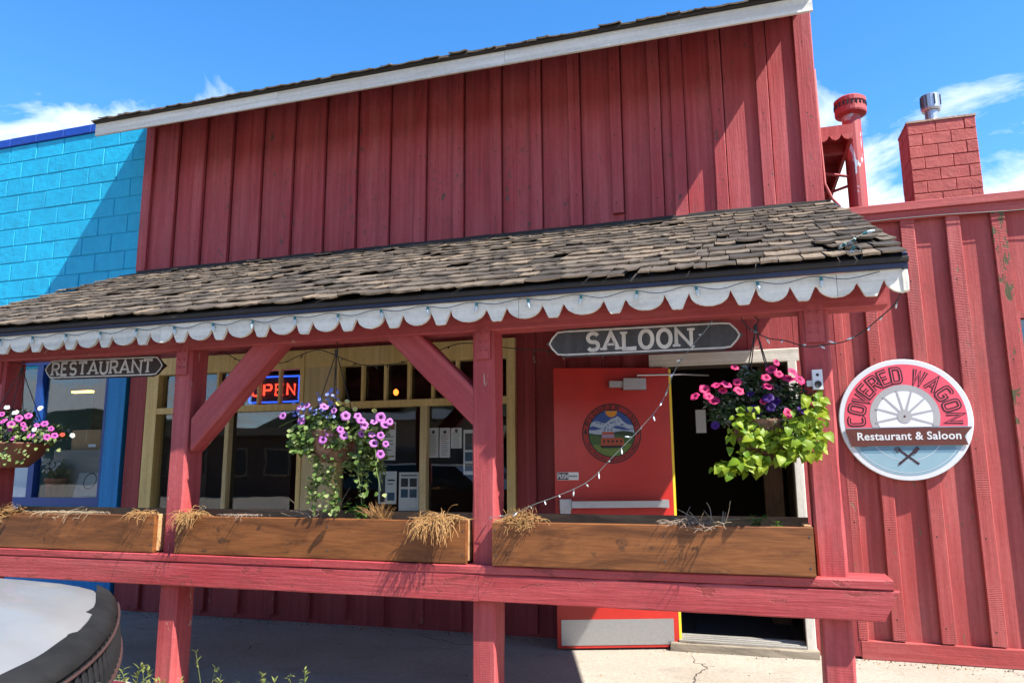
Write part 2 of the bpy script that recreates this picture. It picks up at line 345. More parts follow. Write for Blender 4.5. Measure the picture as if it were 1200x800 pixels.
# ---------------------------------------------------------------- stroke lettering
def sup(cx, cy, rx, ry, a0, a1, n=14, e=2.0):
    out = []
    for k in range(n+1):
        a = R(a0+(a1-a0)*k/n); c, s = math.cos(a), math.sin(a)
        out.append((cx+rx*math.copysign(abs(c)**(2/e), c), cy+ry*math.copysign(abs(s)**(2/e), s)))
    return out
def glyph(ch, e=2.0):
    """strokes of a capital in the unit box: list of (points, closed)"""
    g = {'A': [([(0,0),(.5,1),(1,0)], 0), ([(.22,.30),(.78,.30)], 2)],
         'C': [(sup(.5,.5,.5,.5,38,322,18,e), 0)],
         'D': [([(0,0),(0,1),(.42,1)]+sup(.42,.5,.58,.5,88,-88,12,e)+[(.42,0)], 1)],
         'E': [([(1,0),(0,0),(0,1),(1,1)], 0), ([(0,.51),(.78,.51)], 0)],
         'G': [(sup(.5,.5,.5,.5,38,345,18,e)+[(1,.46),(.55,.46)], 0)],
         'H': [([(0,0),(0,1)],0), ([(1,0),(1,1)],0), ([(0,.5),(1,.5)],0)],
         'I': [([(.5,0),(.5,1)], 0)], 'L': [([(0,1),(0,0),(1,0),(1,.12)], 0)],
         'N': [([(0,0),(0,1),(1,0),(1,1)], 0)], 'O': [(sup(.5,.5,.5,.5,0,345,22,e), 1)],
         'P': [([(0,0),(0,1),(.55,1)]+sup(.55,.74,.45,.26,88,-88,8,e)+[(.55,.48),(0,.48)], 0)],
         'R': [([(0,0),(0,1),(.55,1)]+sup(.55,.74,.45,.26,88,-88,8,e)+[(.55,.48),(0,.48)], 0), ([(.5,.48),(1,0)], 0)],
         'S': [(sup(.5,.74,.5,.26,25,270,12,e)+sup(.5,.25,.5,.25,84,-155,12,e), 0)],
         'T': [([(.5,0),(.5,1)], 0), ([(0,.86),(0,1),(1,1),(1,.86)], 0)],
         'U': [([(0,1),(0,.4)]+sup(.5,.35,.5,.35,180,360,12,e)+[(1,.4),(1,1)], 0)],
         'V': [([(0,1),(.5,0),(1,1)], 0)], 'W': [([(0,1),(.27,0),(.5,.8),(.73,0),(1,1)], 0)]}
    return g.get(ch, [])
def ribbon(m, pts, closed, th, put, i=0):
    """flat band of width th along 2-D points; put(u, v) gives the place"""
    P = [Vector(p) for p in pts]; n = len(P); L, Rr = [], []
    for a in range(n):
        p0 = P[a-1] if (a > 0 or closed) else None; p1 = P[(a+1) % n] if (a < n-1 or closed) else None
        d0 = (P[a]-p0).normalized() if p0 is not None else None; d1 = (p1-P[a]).normalized() if p1 is not None else None
        if d0 is None: d0 = d1
        if d1 is None: d1 = d0
        n0 = Vector((-d0.y, d0.x)); n1 = Vector((-d1.y, d1.x)); nn = n0+n1
        nn = n0 if nn.length < 1e-4 else nn.normalized()
        k = th/2/max(.45, nn.dot(n0))
        L.append(P[a]+nn*k); Rr.append(P[a]-nn*k)
    for a in range(n if closed else n-1):
        b = (a+1) % n; m.face([put(*Rr[a]), put(*Rr[b]), put(*L[b]), put(*L[a])], i)
def letters(m, text, x0, z0, hh, wid, gap, th, put, serif=0., e=2.0, i=0, widths=None):
    x = x0
    for ch in text:
        ww = wid*(widths or {}).get(ch, 1.)
        if ch == ' ': x += wid*.6+gap; continue
        for pts, cl_ in glyph(ch, e):
            q = [(x+p[0]*ww, z0+p[1]*hh) for p in pts]
            ribbon(m, q, cl_ == 1, th*(.62 if cl_ == 2 else 1), put, i)
            if serif and cl_ == 0 and ch not in 'CSG':
                for end in (q[0], q[-1]):
                    if abs(end[1]-z0) < .02*hh or abs(end[1]-z0-hh) < .02*hh:
                        if (ch == 'L' and end[0] > x+.5*ww) or (ch in 'T' and end[1] > z0+.5*hh) or (ch == 'E'): continue
                        top = end[1] > z0+.5*hh; zc = end[1]+(-th*.25 if top else th*.25)
                        ribbon(m, [(end[0]-serif, zc), (end[0]+serif, zc)], 0, th*.6, lambda u, v: put(u, v)+Vector((0, -.0006, 0)), i)
        x += ww+gap
    return x-gap
def textw(text, wid, gap, widths=None): return sum((wid*(widths or {}).get(c, 1.) if c != ' ' else wid*.6)+gap for c in text)-gap
def font_mesh(text, size, mat, bold=0., spacing=1.):
    cu = bpy.data.curves.new('txt', 'FONT'); cu.body = text; cu.size = size; cu.align_x = 'CENTER'; cu.offset = bold; cu.space_character = spacing; cu.resolution_u = 3
    o = bpy.data.objects.new('txt', cu); col.objects.link(o); bpy.context.view_layer.update()
    me = bpy.data.meshes.new_from_object(o.evaluated_get(bpy.context.evaluated_depsgraph_get())); bpy.data.objects.remove(o); bpy.data.curves.remove(cu)
    me.materials.clear(); me.materials.append(mat); return me

# ================================================================ SETTING
def gridsheet(x0, x1, y0, y1, z, nx, ny, amp, mat, name):
    v = []; f = []
    for j in range(ny+1):
        for i in range(nx+1):
            x = x0+(x1-x0)*i/nx; y = y0+(y1-y0)*j/ny; v.append((x, y, z+amp*(math.sin(x*1.7+y)*.5+math.sin(y*2.3-x*.6)*.5)))
    for j in range(ny):
        for i in range(nx):
            a = j*(nx+1)+i; f.append((a, a+1, a+nx+2, a+nx+1))
    return add(name, mesh(v, f, mat), kind='structure')
gridsheet(-900, 900, -900, 900, -.135, 2, 2, 0, M_road, 'ground')
wk = MB(); wk.box(-40, 40, 3.35, 6.2, -.5, -.012); wk.build('walkway_base', M_conc, kind='structure')
gridsheet(-30, 30, 3.36, 6.06, 0, 120, 12, .006, M_conc, 'walkway')
kb = MB(); kb.box(-40, 40, 3.20, 3.36, -.5, .012); kb.build('kerb', M_conc, kind='structure')
# wooded hills across the street, behind the viewer, seen only in the window glass
hv = []; hf = []; nh = 90
for j in range(6):
    for i in range(nh+1):
        a = R(-195+210*i/nh); rr = 60+j*22; hgt = (0, .5, .8, .95, 1, .9)[j]*(15+7*math.sin(i*.21)+3*math.sin(i*.63)+random.uniform(-1.2, 1.2))
        hv.append((rr*math.cos(a), rr*math.sin(a)-4, hgt-.2))
for j in range(5):
    for i in range(nh):
        a = j*(nh+1)+i; hf.append((a, a+1, a+nh+2, a+nh+1))
add('hills', mesh(hv, hf, M_hill), kind='structure')

# buildings and a van on the far side of the street: the window glass mirrors them
def street_house(x0, x1, y, hgt, mat, mat2, nw, label):
    t = thing('street_building', ((x0+x1)/2, y, -.13), label, 'building'); m = MB(); m.box(x0, x1, y-8, y, -.13, hgt); m.build('wall', mat, t)
    m = MB(); m.box(x0-.3, x1+.3, y-8.2, y+.5, hgt+.002, hgt+.28); m.build('roof', M_roofdark, t); m = MB(); m.box(x0-.3, x1+.3, y+.502, y+.54, hgt-.1, hgt+.3); m.build('fascia', mat2, t)
    for k in range(nw):
        xa = x0+(x1-x0)*(k+.2)/nw; xb = x0+(x1-x0)*(k+.8)/nw; m = MB(); m.box(xa, xb, y+.002, y+.06, .8 if k != 1 else -.12, 2.2); wn = m.build('window' if k != 1 else 'door', mat2, t)
        m = MB(); m.box(xa+.1, xb-.1, y+.061, y+.07, .9 if k != 1 else 1.0, 2.1); m.build('pane', M_black, wn)
MA = plain('far_wall_tan', (.22, .17, .12, 1), .9, 0, .5, 2); MC = plain('far_wall_brown', (.09, .06, .045, 1), .9, 0, .5, 2); MW = plain('far_trim_white', (.6, .6, .58, 1), .7)
street_house(-30, -20.5, -19, 2.9, MC, MA, 4, 'low brown building mirrored in the left saloon window')
street_house(-18.5, -11, -21, 3.6, MA, MW, 4, 'low tan building mirrored in the saloon windows')
street_house(-9.5, -3, -20, 3.2, MC, MA, 4, 'dark brown building mirrored in the right saloon window')
def street_van(x, y, c, label):
    t = thing('street_van', (x, y, -.13), label, 'van'); mm = plain('van_paint', c, .35, 0, .1); m = MB(); m.ext([(x-2.4, .3), (x+2.4, .3), (x+2.4, 1.05), (x+1.7, 1.2), (x+1.1, 1.95), (x-2.4, 2.0)][::-1], y-.9, y+.9); m.build('body', mm, t)
    for a_, b_ in ((-2.0, -.9), (-.7, .3), (.45, 1.1)): m = MB(); m.box(x+a_, x+b_, y+.902, y+.91, 1.25, 1.8); m.build('window', M_black, t)
    for a_ in (-1.5, 1.5): m = MB(); m.lathe([(.05, -.1), (.34, -.1), (.34, .1), (.05, .1)], (x+a_, y+.85, .21), 18, 0, 'y'); m.build('wheel', M_black, t)
street_van(-10.0, -13, (.03, .04, .06, 1), 'dark van mirrored in the right saloon window')

# ================================================================ SALOON BUILDING
Z = lambda z: z+H
bld = thing('saloon_building', (-2.6, 6, 0), 'red board-and-batten saloon building with white roof fascia above the porch', 'building')
batX = [(-6.011,-5.897),(-5.683,-5.572),(-5.342,-5.223),(-5.0,-4.874),(-4.636,-4.513),(-4.253,-4.144),(-3.901,-3.777),(-3.53,-3.419),(-3.173,-3.065),
        (-2.80,-2.687),(-2.406,-2.305),(-2.042,-1.937),(-1.658,-1.557),(-1.303,-1.198),(-.93,-.835),(-.597,-.498),(-.407,-.302),(-.07,.024),(.294,.385),(.605,.744)]
ZU0, ZU1 = Z(1.98), Z(3.70)
cen = [(a+b)/2 for a, b in batX]; cen[0] = -6.0; cen[-1] = .735
seam = [-6.0]+[b+.006 for a, b in batX[1:-1]]+[.735]
for k, (a, b) in enumerate(zip(seam[:-1], seam[1:])):
    b -= .016 if k < 12 else .008
    timber('board', ((a+b)/2, 6.013, ZU0-random.uniform(0, .03)), ((a+b)/2, 6.013, ZU1), b-a-.003, .025, M_wall, bld, ch=.002, seg=4)
for k, (a, b) in enumerate(batX):
    lo = ZU0+random.uniform(.02, .05)
    if k in (14,): lo += .07
    timber('batten' if 0 < k < len(batX)-1 else 'corner_board', ((a+b)/2, 5.9815-random.uniform(0, .002), lo), ((a+b)/2+random.uniform(-.006, .006), 5.9815, ZU1), b-a, .036, M_batt, bld, ch=.004, seg=5, jit=.002)
# flashing strip along the porch roof
timber('flashing', (-6.0, 5.985, Z(2.0)), (.78, 5.985, Z(2.0)), .05, .05, M_roofdark, bld, seg=24, jit=.006)
# core of the building behind the cladding: sides and rear
core = MB(); core.box(-6.0, -5.9, 6.03, 12, 0, Z(3.9)); core.box(.64, .735, 6.03, 12, 0, Z(3.9)); core.box(-5.9, .64, 11.9, 12, 0, Z(3.9))
core.box(-5.9, .64, 6.03, 6.12, Z(1.95), Z(3.68)); core.build('rear_wall', M_wall, bld)
# main roof: pitched slab with an overhanging eave
YF, SL = 5.36, .5
rf = MB(); RX0, RX1 = -6.03, .69
def rz(y): return Z(3.40)+SL*(y-YF)
for (ya, yb, za, zb) in ((YF, 9.1, rz(YF), rz(9.1)), (9.1, 12.6, rz(9.1), rz(9.1)-SL*3.5)):
    rf.rings([[(RX0, ya, za), (RX1, ya, za), (RX1, ya, za+.03), (RX0, ya, za+.03)], [(RX0, yb, zb), (RX1, yb, zb), (RX1, yb, zb+.03), (RX0, yb, zb+.03)]])
roof = rf.build('roof', M_roofdark, bld)
for a, b in ((RX0, -3.9), (-3.9, -1.7), (-1.7, RX1)):
    timber('fascia', (a+.002, YF-.012, Z(3.333)), (b, YF-.012, Z(3.333)), .122, .024, M_fasc, roof, ch=.002, seg=6, jit=.001)
timber('drip_board', (RX0-.01, YF-.03, Z(3.412)), (RX1+.01, YF-.03, Z(3.412)), .034, .05, M_roofdark, roof, seg=14, jit=.003)
for k in range(11):
    x = RX0+.15+k*(RX1-RX0-.3)/10
    timber('rafter', (x, YF+.02, rz(YF+.02)-.05), (x, 6.2, rz(6.2)-.05), .045, .085, M_batt, roof, front=(1, 0, 0), seg=1)
SHW = (.07, .09, .105, .12, .14, .16, .19)
def shingle_mesh(seed):
    rd = random.Random(seed); W = SHW[seed % 7]; L = .34; th = rd.uniform(.008, .014); cup = rd.uniform(-.003, .009); v = []; f = []
    xs = (-.5, -.17, .17, .5)
    for j, y in enumerate((0, .5*L, L)):
        for i, x in enumerate(xs):
            zc = cup*(abs(x)*2)**2*(1-j*.5)+(.022-.009*j)+rd.uniform(-.0015, .0015); v.append((x*W, y+(rd.uniform(-.006, .006) if j == 0 else 0), zc))
    for i, x in enumerate(xs): v.append((x*W, v[i][1]+.002, v[i][2]-th))
    for j in range(2):
        for i in range(3): a = j*4+i; f.append((a, a+1, a+5, a+4))
    nf = len(f)
    for i in range(3): f.append((12+i, 13+i, 1+i, i))
    v += [(-.5*W, L, -.002), (.5*W, L, -.002)]
    f += [(12, 0, 4, 8, 16), (15, 17, 11, 7, 3), (12, 16, 17, 15)]
    return v, f
SHV = [shingle_mesh(k) for k in range(21)]
def pick(wd): return min(range(7), key=lambda q: abs(SHW[q]-wd))+7*random.randrange(3)
SHI = [0]*6+[1]*3+[0]*3
SHM = [mesh(v, f, [M_shin, M_butt], SHI) for v, f in SHV]
def slope_matrix(x, y, z, sl, wd, rotz=0, lift=0, tilt=0):
    p = math.atan(sl)
    return Matrix.Translation((x, y, z)) @ Matrix.Rotation(p+tilt, 4, 'X') @ Matrix.Rotation(rotz, 4, 'Z') @ Matrix.Diagonal((wd, 1, 1, 1)) @ Matrix.Translation((0, 0, lift))
x = RX0-.02
while x < RX1-.02:
    wd = random.uniform(.08, .19)
    if x+wd > RX1+.03: wd = RX1+.03-x
    i = pick(wd)
    o = add('shingle', SHM[i], roof, slope_matrix(x+wd/2, YF-.07+random.uniform(-.012, .012), rz(YF-.07)+.028, SL, (wd-.005)/SHW[i % 7], random.uniform(-.03, .03), random.choice((0, 0, .004, .012)), random.uniform(-.02, .04)))
    x += wd
# lower wall under the porch: boards and battens, cut round the window and the doorway
WL, WR, WB, WT = -5.74, -1.82, .90, 2.47          # window opening
DL, DR, DT = -.52, .38, Z(.756)                    # doorway
lowb = [-6.0, -5.80, -5.715, -5.33, -4.95, -4.572, -4.183, -3.808, -3.435, -3.074, -2.701, -2.355, -2.02, -1.687, -1.42, -1.12, -.84, -.60, .44, .735]
for a, b in zip(lowb[:-1], lowb[1:]):
    c = (a+b)/2; segs = [(0, Z(1.97))]
    if b > WL+.01 and a < WR-.05: segs = [(0, WB), (WT, Z(1.97))]
    if a > -.61 and b < .45: segs = [(DT+.10, Z(1.97))]
    if a == -2.02: segs = [(0, WB), (WT, Z(1.97))]
    xs = [(a, b)]
    if a == -.60: xs = [(-.60, -.25), (-.25, .10), (.10, .44)]
    if a == -2.02: xs = [(-2.02, WR)]; timber('board', ((WR-1.687)/2, 6.013, 0), ((WR-1.687)/2, 6.013, Z(1.97)), -1.687-WR-.003, .025, M_low, bld, ch=.002, seg=3)
    for z0, z1 in segs:
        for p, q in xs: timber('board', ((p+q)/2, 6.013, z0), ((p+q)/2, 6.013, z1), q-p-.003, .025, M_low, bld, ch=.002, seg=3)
for x in lowb:
    segs = [(0.02, Z(1.97))]
    if WL < x < WR: segs = [(.02, WB), (WT+.02, Z(1.97))]
    if -.61 < x < .2: segs = [(DT+.11, Z(1.97))] if x > -.59 else [(.02, Z(1.97))]
    if x in (.44, -6.0): continue
    for z0, z1 in segs:
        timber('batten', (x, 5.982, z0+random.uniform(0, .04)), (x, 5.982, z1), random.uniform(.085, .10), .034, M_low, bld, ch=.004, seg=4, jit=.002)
# rooms behind the openings
rm = MB(); rm.box(-5.9, .64, 6.2, 11.9, -.05, .012); rm.build('interior_floor', M_floorin, bld)
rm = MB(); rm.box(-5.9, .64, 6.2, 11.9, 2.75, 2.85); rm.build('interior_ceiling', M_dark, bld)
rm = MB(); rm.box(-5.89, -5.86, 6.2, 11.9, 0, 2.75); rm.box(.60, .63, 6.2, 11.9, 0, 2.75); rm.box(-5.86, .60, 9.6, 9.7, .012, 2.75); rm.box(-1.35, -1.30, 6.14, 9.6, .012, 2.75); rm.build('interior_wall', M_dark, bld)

# ---- storefront windows
def window(x0, x1, mulls, npanes, sl=.075, sr=.075, name='window'):
    fr = MB(); y0, y1 = 5.955, 6.075
    fr.box(x0, x1, y0, y1, 2.30, WT); fr.box(x0, x0+sl, y0+.002, y1, WB+.06, 2.30); fr.box(x1-sr, x1, y0+.002, y1, WB+.06, 2.30)
    fr.box(x0+sl, x1-sr, y0+.004, y1, 1.905, 1.965); fr.box(x0, x1, y0-.03, y1, WB, WB+.06)
    win = fr.build(name, M_yell, bld, Matrix())
    ia, ib = x0+sl, x1-sr; pw = (ib-ia)/npanes
    for k in range(1, npanes):
        timber('muntin', (ia+k*pw, 6.0, 1.965), (ia+k*pw, 6.0, 2.30), .026, .05, M_yell, win, ch=.003, seg=1)
    for k in range(npanes):
        p = MB(); p.box(ia+k*pw+.006, ia+(k+1)*pw-.006, 6.025, 6.029, 1.965, 2.30); p.build('pane', M_glass, win)
    edges = [ia]+[m for m, _ in mulls]+[ib]
    for m, w_ in mulls: timber('mullion', (m, 6.0, WB+.06), (m, 6.0, 1.905), w_, .07, M_yel2, win, ch=.005, seg=2)
    for a, b in zip(edges[:-1], edges[1:]):
        p = MB(); p.box(a+.012, b-.012, 6.025, 6.029, WB+.05, 1.91); p.build('pane', M_glass, win)
    return win
window(-5.74, -3.905, [(-4.75, .05)], 7, .14, .045)
window(-3.575, WR, [(-2.675, .065)], 7, .045, .075)
timber('pillar', (-3.74, 6.01, WB), (-3.74, 6.01, WT-.17), .325, .10, M_yel2, bld, ch=.006, seg=3)
timber('pillar_head', (-3.74, 6.012, WT-.17), (-3.74, 6.012, WT), .325, .11, M_yell, bld, ch=.006, seg=1)
# ---- doorway
timber('lintel_trim', (-.67, 5.955, DT+.05), (.47, 5.955, DT+.05), .10, .045, M_cream, bld, seg=3)
timber('door_jamb', (.415, 5.96, .03), (.415, 5.96, DT), .065, .06, M_cream, bld, seg=3)
timber('door_jamb', (-.545, 5.965, .03), (-.545, 5.965, DT), .045, .05, M_cream, bld, seg=3)
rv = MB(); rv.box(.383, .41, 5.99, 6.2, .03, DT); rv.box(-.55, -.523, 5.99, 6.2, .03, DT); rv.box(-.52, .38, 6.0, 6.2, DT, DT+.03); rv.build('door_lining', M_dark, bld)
timber('sill_timber', (-.58, 5.93, .028), (.46, 5.93, .028), .056, .14, M_oldw, bld, seg=6, jit=.004)
for k in range(4): timber('threshold_strip', (-.52, 5.92+.045*k, .066+.004*k), (.38, 5.92+.045*k, .066+.004*k), .018, .036, M_alu, bld, front=(0, -1, 0), ch=.003, seg=3)
# ---- open door leaf, hinged at the left jamb
hx, hy = -.50, 5.93; lx, ly = -1.395, 5.625
dv = Vector((lx-hx, ly-hy, 0)); DW = dv.length; dx = -dv.normalized()          # local x runs from free edge to hinge
nrm = Vector((-dx.y, dx.x, 0))                                                # points away from the viewer
DM = Matrix(((dx.x, nrm.x, 0, lx), (dx.y, nrm.y, 0, ly), (0, 0, 1, .018), (0, 0, 0, 1)))
M_door = plain('red_door_enamel', (.43, .020, .014, 1), .32, 0, .6, 4.5, .08, .5, .68)
M_dedge = plain('yellow_door_edge', (.75, .50, .03, 1), .5)
DH = 2.125
dm = MB(); dm.box(0, DW-.02, 0, .045, 0, DH)
door = dm.build('door', M_door, bld, DM, label='red entrance door standing open with round painted emblem')
em = MB(); em.box(DW-.02, DW-.001, -.002, .046, .01, DH-.01); em.build('door_edge', M_dedge, door, DM)
def dpart(name, mats, fn, smooth=False, **kw):
    m = MB(); fn(m); return m.build(name, mats, door, DM, smooth, **kw)
dpart('kick_plate', M_steel, lambda m: m.box(.03, DW-.06, -.004, 0, .02, .205))
def pushbar(m):
    m.box(.03, .12, -.05, 0, 1.02, 1.10); m.box(.12, DW-.09, -.075, -.035, 1.035, 1.085); m.box(DW-.13, DW-.07, -.06, 0, 1.03, 1.09); m.box(.035, .115, -.03, 0, .93, 1.02)
dpart('push_bar', M_steel, pushbar)
def closer(m):
    m.box(.44, .55, -.05, 0, 1.965, 2.015); m.box(.55, .73, -.065, 0, 1.945, 2.035)
    m.tube([(.66, -.06, 2.04), (.66, -.06, 2.06), (1.02, -.02, 2.07)], .008, 6); m.tube([(1.02, -.02, 2.07), (1.28, .10, 2.075)], .008, 6)
dpart('door_closer', M_steel, closer)
M_stick = plain('sticker_white', (.62, .62, .62, 1), .5, 0, .1); M_stickd = plain('sticker_dark', (.03, .03, .04, 1), .5)
def sticker(m):
    m.box(.015, .185, -.002, 0, 1.245, 1.305, 0); m.box(.018, .105, -.003, -.0021, 1.248, 1.302, 1)
    letters(m, 'PUSH', .024, 1.258, .032, .013, .007, .006, lambda u, v: Vector((u, -.0038, v)), 0, 2.2, 0)
    for k in range(4): m.box(.112+.016*k, .122+.016*k, -.0032, -.002, 1.268, 1.282, 1)
dpart('push_sticker', [M_stick, M_stickd], sticker)
# emblem painted on the door
EC = ((.455), 1.605); ER = .235
em_cols = [plain('emblem_'+n, tuple(q_*.75 for q_ in c[:3])+(1,), .5, 0, .5, 40, 0) for n, c in (('black', (.012, .01, .01, 1)), ('red', (.36, .02, .02, 1)), ('snow', (.42, .52, .66, 1)), ('sky', (.03, .08, .32, 1)),
           ('green', (.05, .12, .03, 1)), ('light_green', (.14, .22, .04, 1)), ('orange', (.75, .30, .02, 1)), ('brown_red', (.42, .08, .03, 1)), ('lilac', (.34, .25, .38, 1)), ('dark_green', (.02, .05, .02, 1)))]
def disc(m, cx_, cz, r, y, i, n=48, a0=0, a1=360): m.face([(cx_+r*math.cos(R(a0+(a1-a0)*k/n)), y, cz+r*math.sin(R(a0+(a1-a0)*k/n))) for k in range(n+(0 if a1-a0 >= 360 else 1))], i)
def chordpoly(r, z0, zf, n=24):
    """region of the inner disc below the line zf(x)"""
    pts = []
    xm = math.sqrt(max(0, r*r-z0*z0))
    for k in range(n+1):
        x_ = xm-2*xm*k/n; pts.append((x_, min(zf(x_), math.sqrt(max(0, r*r-x_*x_)))))
    a0 = math.degrees(math.atan2(pts[-1][1], -xm)) % 360; a1 = math.degrees(math.atan2(pts[0][1], xm))+360
    return pts+[(r*math.cos(R(a0+(a1-a0)*k/n)), r*math.sin(R(a0+(a1-a0)*k/n))) for k in range(1, n)]
def emblem(m):
    cx_, cz = EC; disc(m, cx_, cz, ER, -.0010, 0); disc(m, cx_, cz, ER-.008, -.0014, 1); r = ER*.765; disc(m, cx_, cz, r+.008, -.0018, 0); disc(m, cx_, cz, r, -.0022, 3)
    for z0, zf, i, y in ((.13, lambda x: .10+.018*math.sin(x*38)+.02*math.sin(x*21+1), 2, -.0026), (.045, lambda x: .045+.012*math.sin(x*30), 3, -.0029), (.03, lambda x: .035+.01*math.sin(x*24+2), 2, -.0032),
                         (.0, lambda x: .005+.014*math.sin(x*17), 9, -.0036), (-.03, lambda x: -.02+.008*math.sin(x*29), 4, -.004), (-.09, lambda x: -.085+.006*math.sin(x*19), 5, -.0044)):
        m.face([(cx_+p, y, cz+q) for p, q in chordpoly(r, z0, zf)], i)
    disc(m, cx_, cz+r-.002, .062, -.0048, 3, 20, 180, 360); disc(m, cx_, cz+r-.004, .048, -.0052, 6, 20, 180, 360)
    rd = random.Random(3)
    for k in range(26):
        a = rd.uniform(-.13, .13); b = rd.uniform(.045, .10); s = rd.uniform(.005, .014)
        m.face([(cx_+a-s, -.005, cz+b), (cx_+a+s*.4, -.005, cz+b-s*.8), (cx_+a+s, -.005, cz+b+s*.3)], 3)
    q = lambda p, i, y: m.face([(cx_+a, y, cz+b) for a, b in p], i)
    q([(-.085, -.115), (.09, -.115), (.10, -.095), (-.095, -.095)], 0, -.0052)
    q([(-.09, -.095), (.098, -.095), (.088, -.035), (-.085, -.035)], 7, -.0054); q([(-.08, -.035), (.02, -.035), (.02, -.008), (-.08, -.008)], 8, -.0056)
    q([(-.08, -.008), (.015, -.008), (.012, .012), (-.075, .012)], 7, -.0056); q([(-.075, .012), (.012, .012), (.006, .04), (-.068, .04)], 2, -.0056)
    for k in range(5): q([(-.07+.034*k, -.072), (-.056+.034*k, -.072), (-.056+.034*k, -.052), (-.07+.034*k, -.052)], 0, -.0058)
    for k in range(3): q([(-.06+.026*k, .02), (-.05+.026*k, .02), (-.05+.026*k, .034), (-.06+.026*k, .034)], 3, -.0058)
    for s in (-1, 1):
        a = cx_+s*ER*.88; m.face([(a-.012, -.003, cz+.005), (a, -.003, cz-.012), (a+.012, -.003, cz+.005), (a, -.003, cz+.045)], 0)
    # PIONEER INN round the top
    t = 'PIONEER INN'
    for k, ch in enumerate(t):
        if ch == ' ': continue
        a = R(158-136*k/(len(t)-1)); c, s = math.cos(a), math.sin(a); rm_ = ER*.795
        put = lambda u, v, c=c, s=s: Vector((cx_+c*(rm_+v)+s*u, -.0028, cz+s*(rm_+v)-c*u))
        letters(m, ch, -.012, .0, .034, .024, 0, .0065, put, 0, 2.4, 0)
dpart('emblem', em_cols, emblem)
tx = 'The Rocky Mountain Way'
for k, ch in enumerate(tx):
    if ch == ' ': continue
    a = R(203+134*k/(len(tx)-1)); rm_ = ER*.925
    me = font_mesh(ch, .034, em_cols[0], .0006)
    ML = Matrix.Translation((EC[0]+rm_*math.cos(a), -.0030, EC[1]+rm_*math.sin(a))) @ Matrix.Rotation(-(a+math.pi/2), 4, 'Y') @ Matrix.Rotation(math.pi/2, 4, 'X')
    add('emblem_letter', me, door, DM @ ML)

# ================================================================ PORCH
por = thing('porch', (-2.6, 4.07, 0), 'red timber porch with shingled roof and white scalloped trim', 'porch')
PX0, PX1, PYE, PZE, PS = -6.0, .815, 3.76, Z(.972), .465
def pz(y): return PZE+PS*(y-PYE)
dk = MB(); dk.rings([[(PX0, 3.80, pz(3.80)-.045), (PX1-.02, 3.80, pz(3.80)-.045), (PX1-.02, 3.80, pz(3.80)-.02), (PX0, 3.80, pz(3.80)-.02)],
                     [(PX0, 5.98, pz(5.98)-.045), (PX1-.03, 5.98, pz(5.98)-.045), (PX1-.03, 5.98, pz(5.98)-.02), (PX0, 5.98, pz(5.98)-.02)]])
proof = dk.build('porch_roof', M_roofdark, por)
# underside boards and rafters
nb = 9
for k in range(nb):
    ya = 3.87+k*(2.06/nb); yb = ya+2.06/nb-.006; ym = (ya+yb)/2
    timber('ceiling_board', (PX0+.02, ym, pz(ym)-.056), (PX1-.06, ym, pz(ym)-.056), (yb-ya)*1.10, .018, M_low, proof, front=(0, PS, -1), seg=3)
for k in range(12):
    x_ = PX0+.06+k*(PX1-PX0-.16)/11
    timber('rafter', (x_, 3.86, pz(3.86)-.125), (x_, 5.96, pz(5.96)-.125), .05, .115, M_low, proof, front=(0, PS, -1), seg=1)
for x_ in (PX0-.012, PX1-.004): timber('barge_board', (x_, 3.815, pz(3.815)-.055), (x_, 5.96, pz(5.96)-.055), .024, .09, M_navy, proof, front=(0, PS, -1), seg=3)
# eave edge: dark drip board, navy strip, scalloped boards
timber('eave_board', (PX0, 3.80, Z(.950)), (PX1+.005, 3.80, Z(.950)), .024, .05, M_roofdark, proof, seg=16, jit=.002)
for a, b in ((PX0, -2.6), (-2.6, PX1-.005)): timber('navy_strip', (a, 3.806, Z(.926)), (b, 3.806, Z(.926)), .026, .026, M_navy, proof, seg=8, jit=.001)
teeth = [-5.89, -5.58, -5.275, -4.97, -4.668, -4.361, -4.057, -3.743, -3.44, -3.135, -2.822, -2.515, -2.214, -1.908, -1.609, -1.27, -.943, -.602, -.274, .059, .344, .651, .97]
def depth(x):
    k = max([i for i, t in enumerate(teeth) if t <= x], default=0); a, b = teeth[k], teeth[min(k+1, len(teeth)-1)]
    d = min(x-a, b-x); tw, nw = .026, .064
    if d < tw: return .126
    if d < nw: return .126-(.126-.042)*(d-tw)/(nw-tw)
    u = (x-(a+b)/2)/((b-a)/2-nw); return .042+.078*math.sqrt(max(0, 1-u*u))**.9
def scallop(x0, x1, y, zt, par, name='scalloped_board'):
    n = int((x1-x0)/.009); rs = []
    for k in range(n+1):
        x_ = x0+(x1-x0)*k/n; d = depth(x_)+random.uniform(-.0012, .0012)
        rs.append([(0, 0, x_-x0), (d, 0, x_-x0), (d, .020, x_-x0), (0, .020, x_-x0)])
    m = MB(); m.rings(rs)
    M = Matrix(((0, 0, 1, x0), (0, 1, 0, y), (-1, 0, 0, zt), (0, 0, 0, 1)))       # local z along the board, local x down
    return m.build(name, M_scal, par, M)
for a, b in ((PX0, -3.60), (-3.598, -1.14), (-1.138, .50), (.502, PX1-.02)): scallop(a, b, 3.815+random.uniform(-.002, .002), Z(.912), proof)
timber('end_block', (PX1-.012, 3.835, Z(.80)), (PX1-.012, 3.835, Z(.905)), .030, .05, M_scal, proof, seg=2)
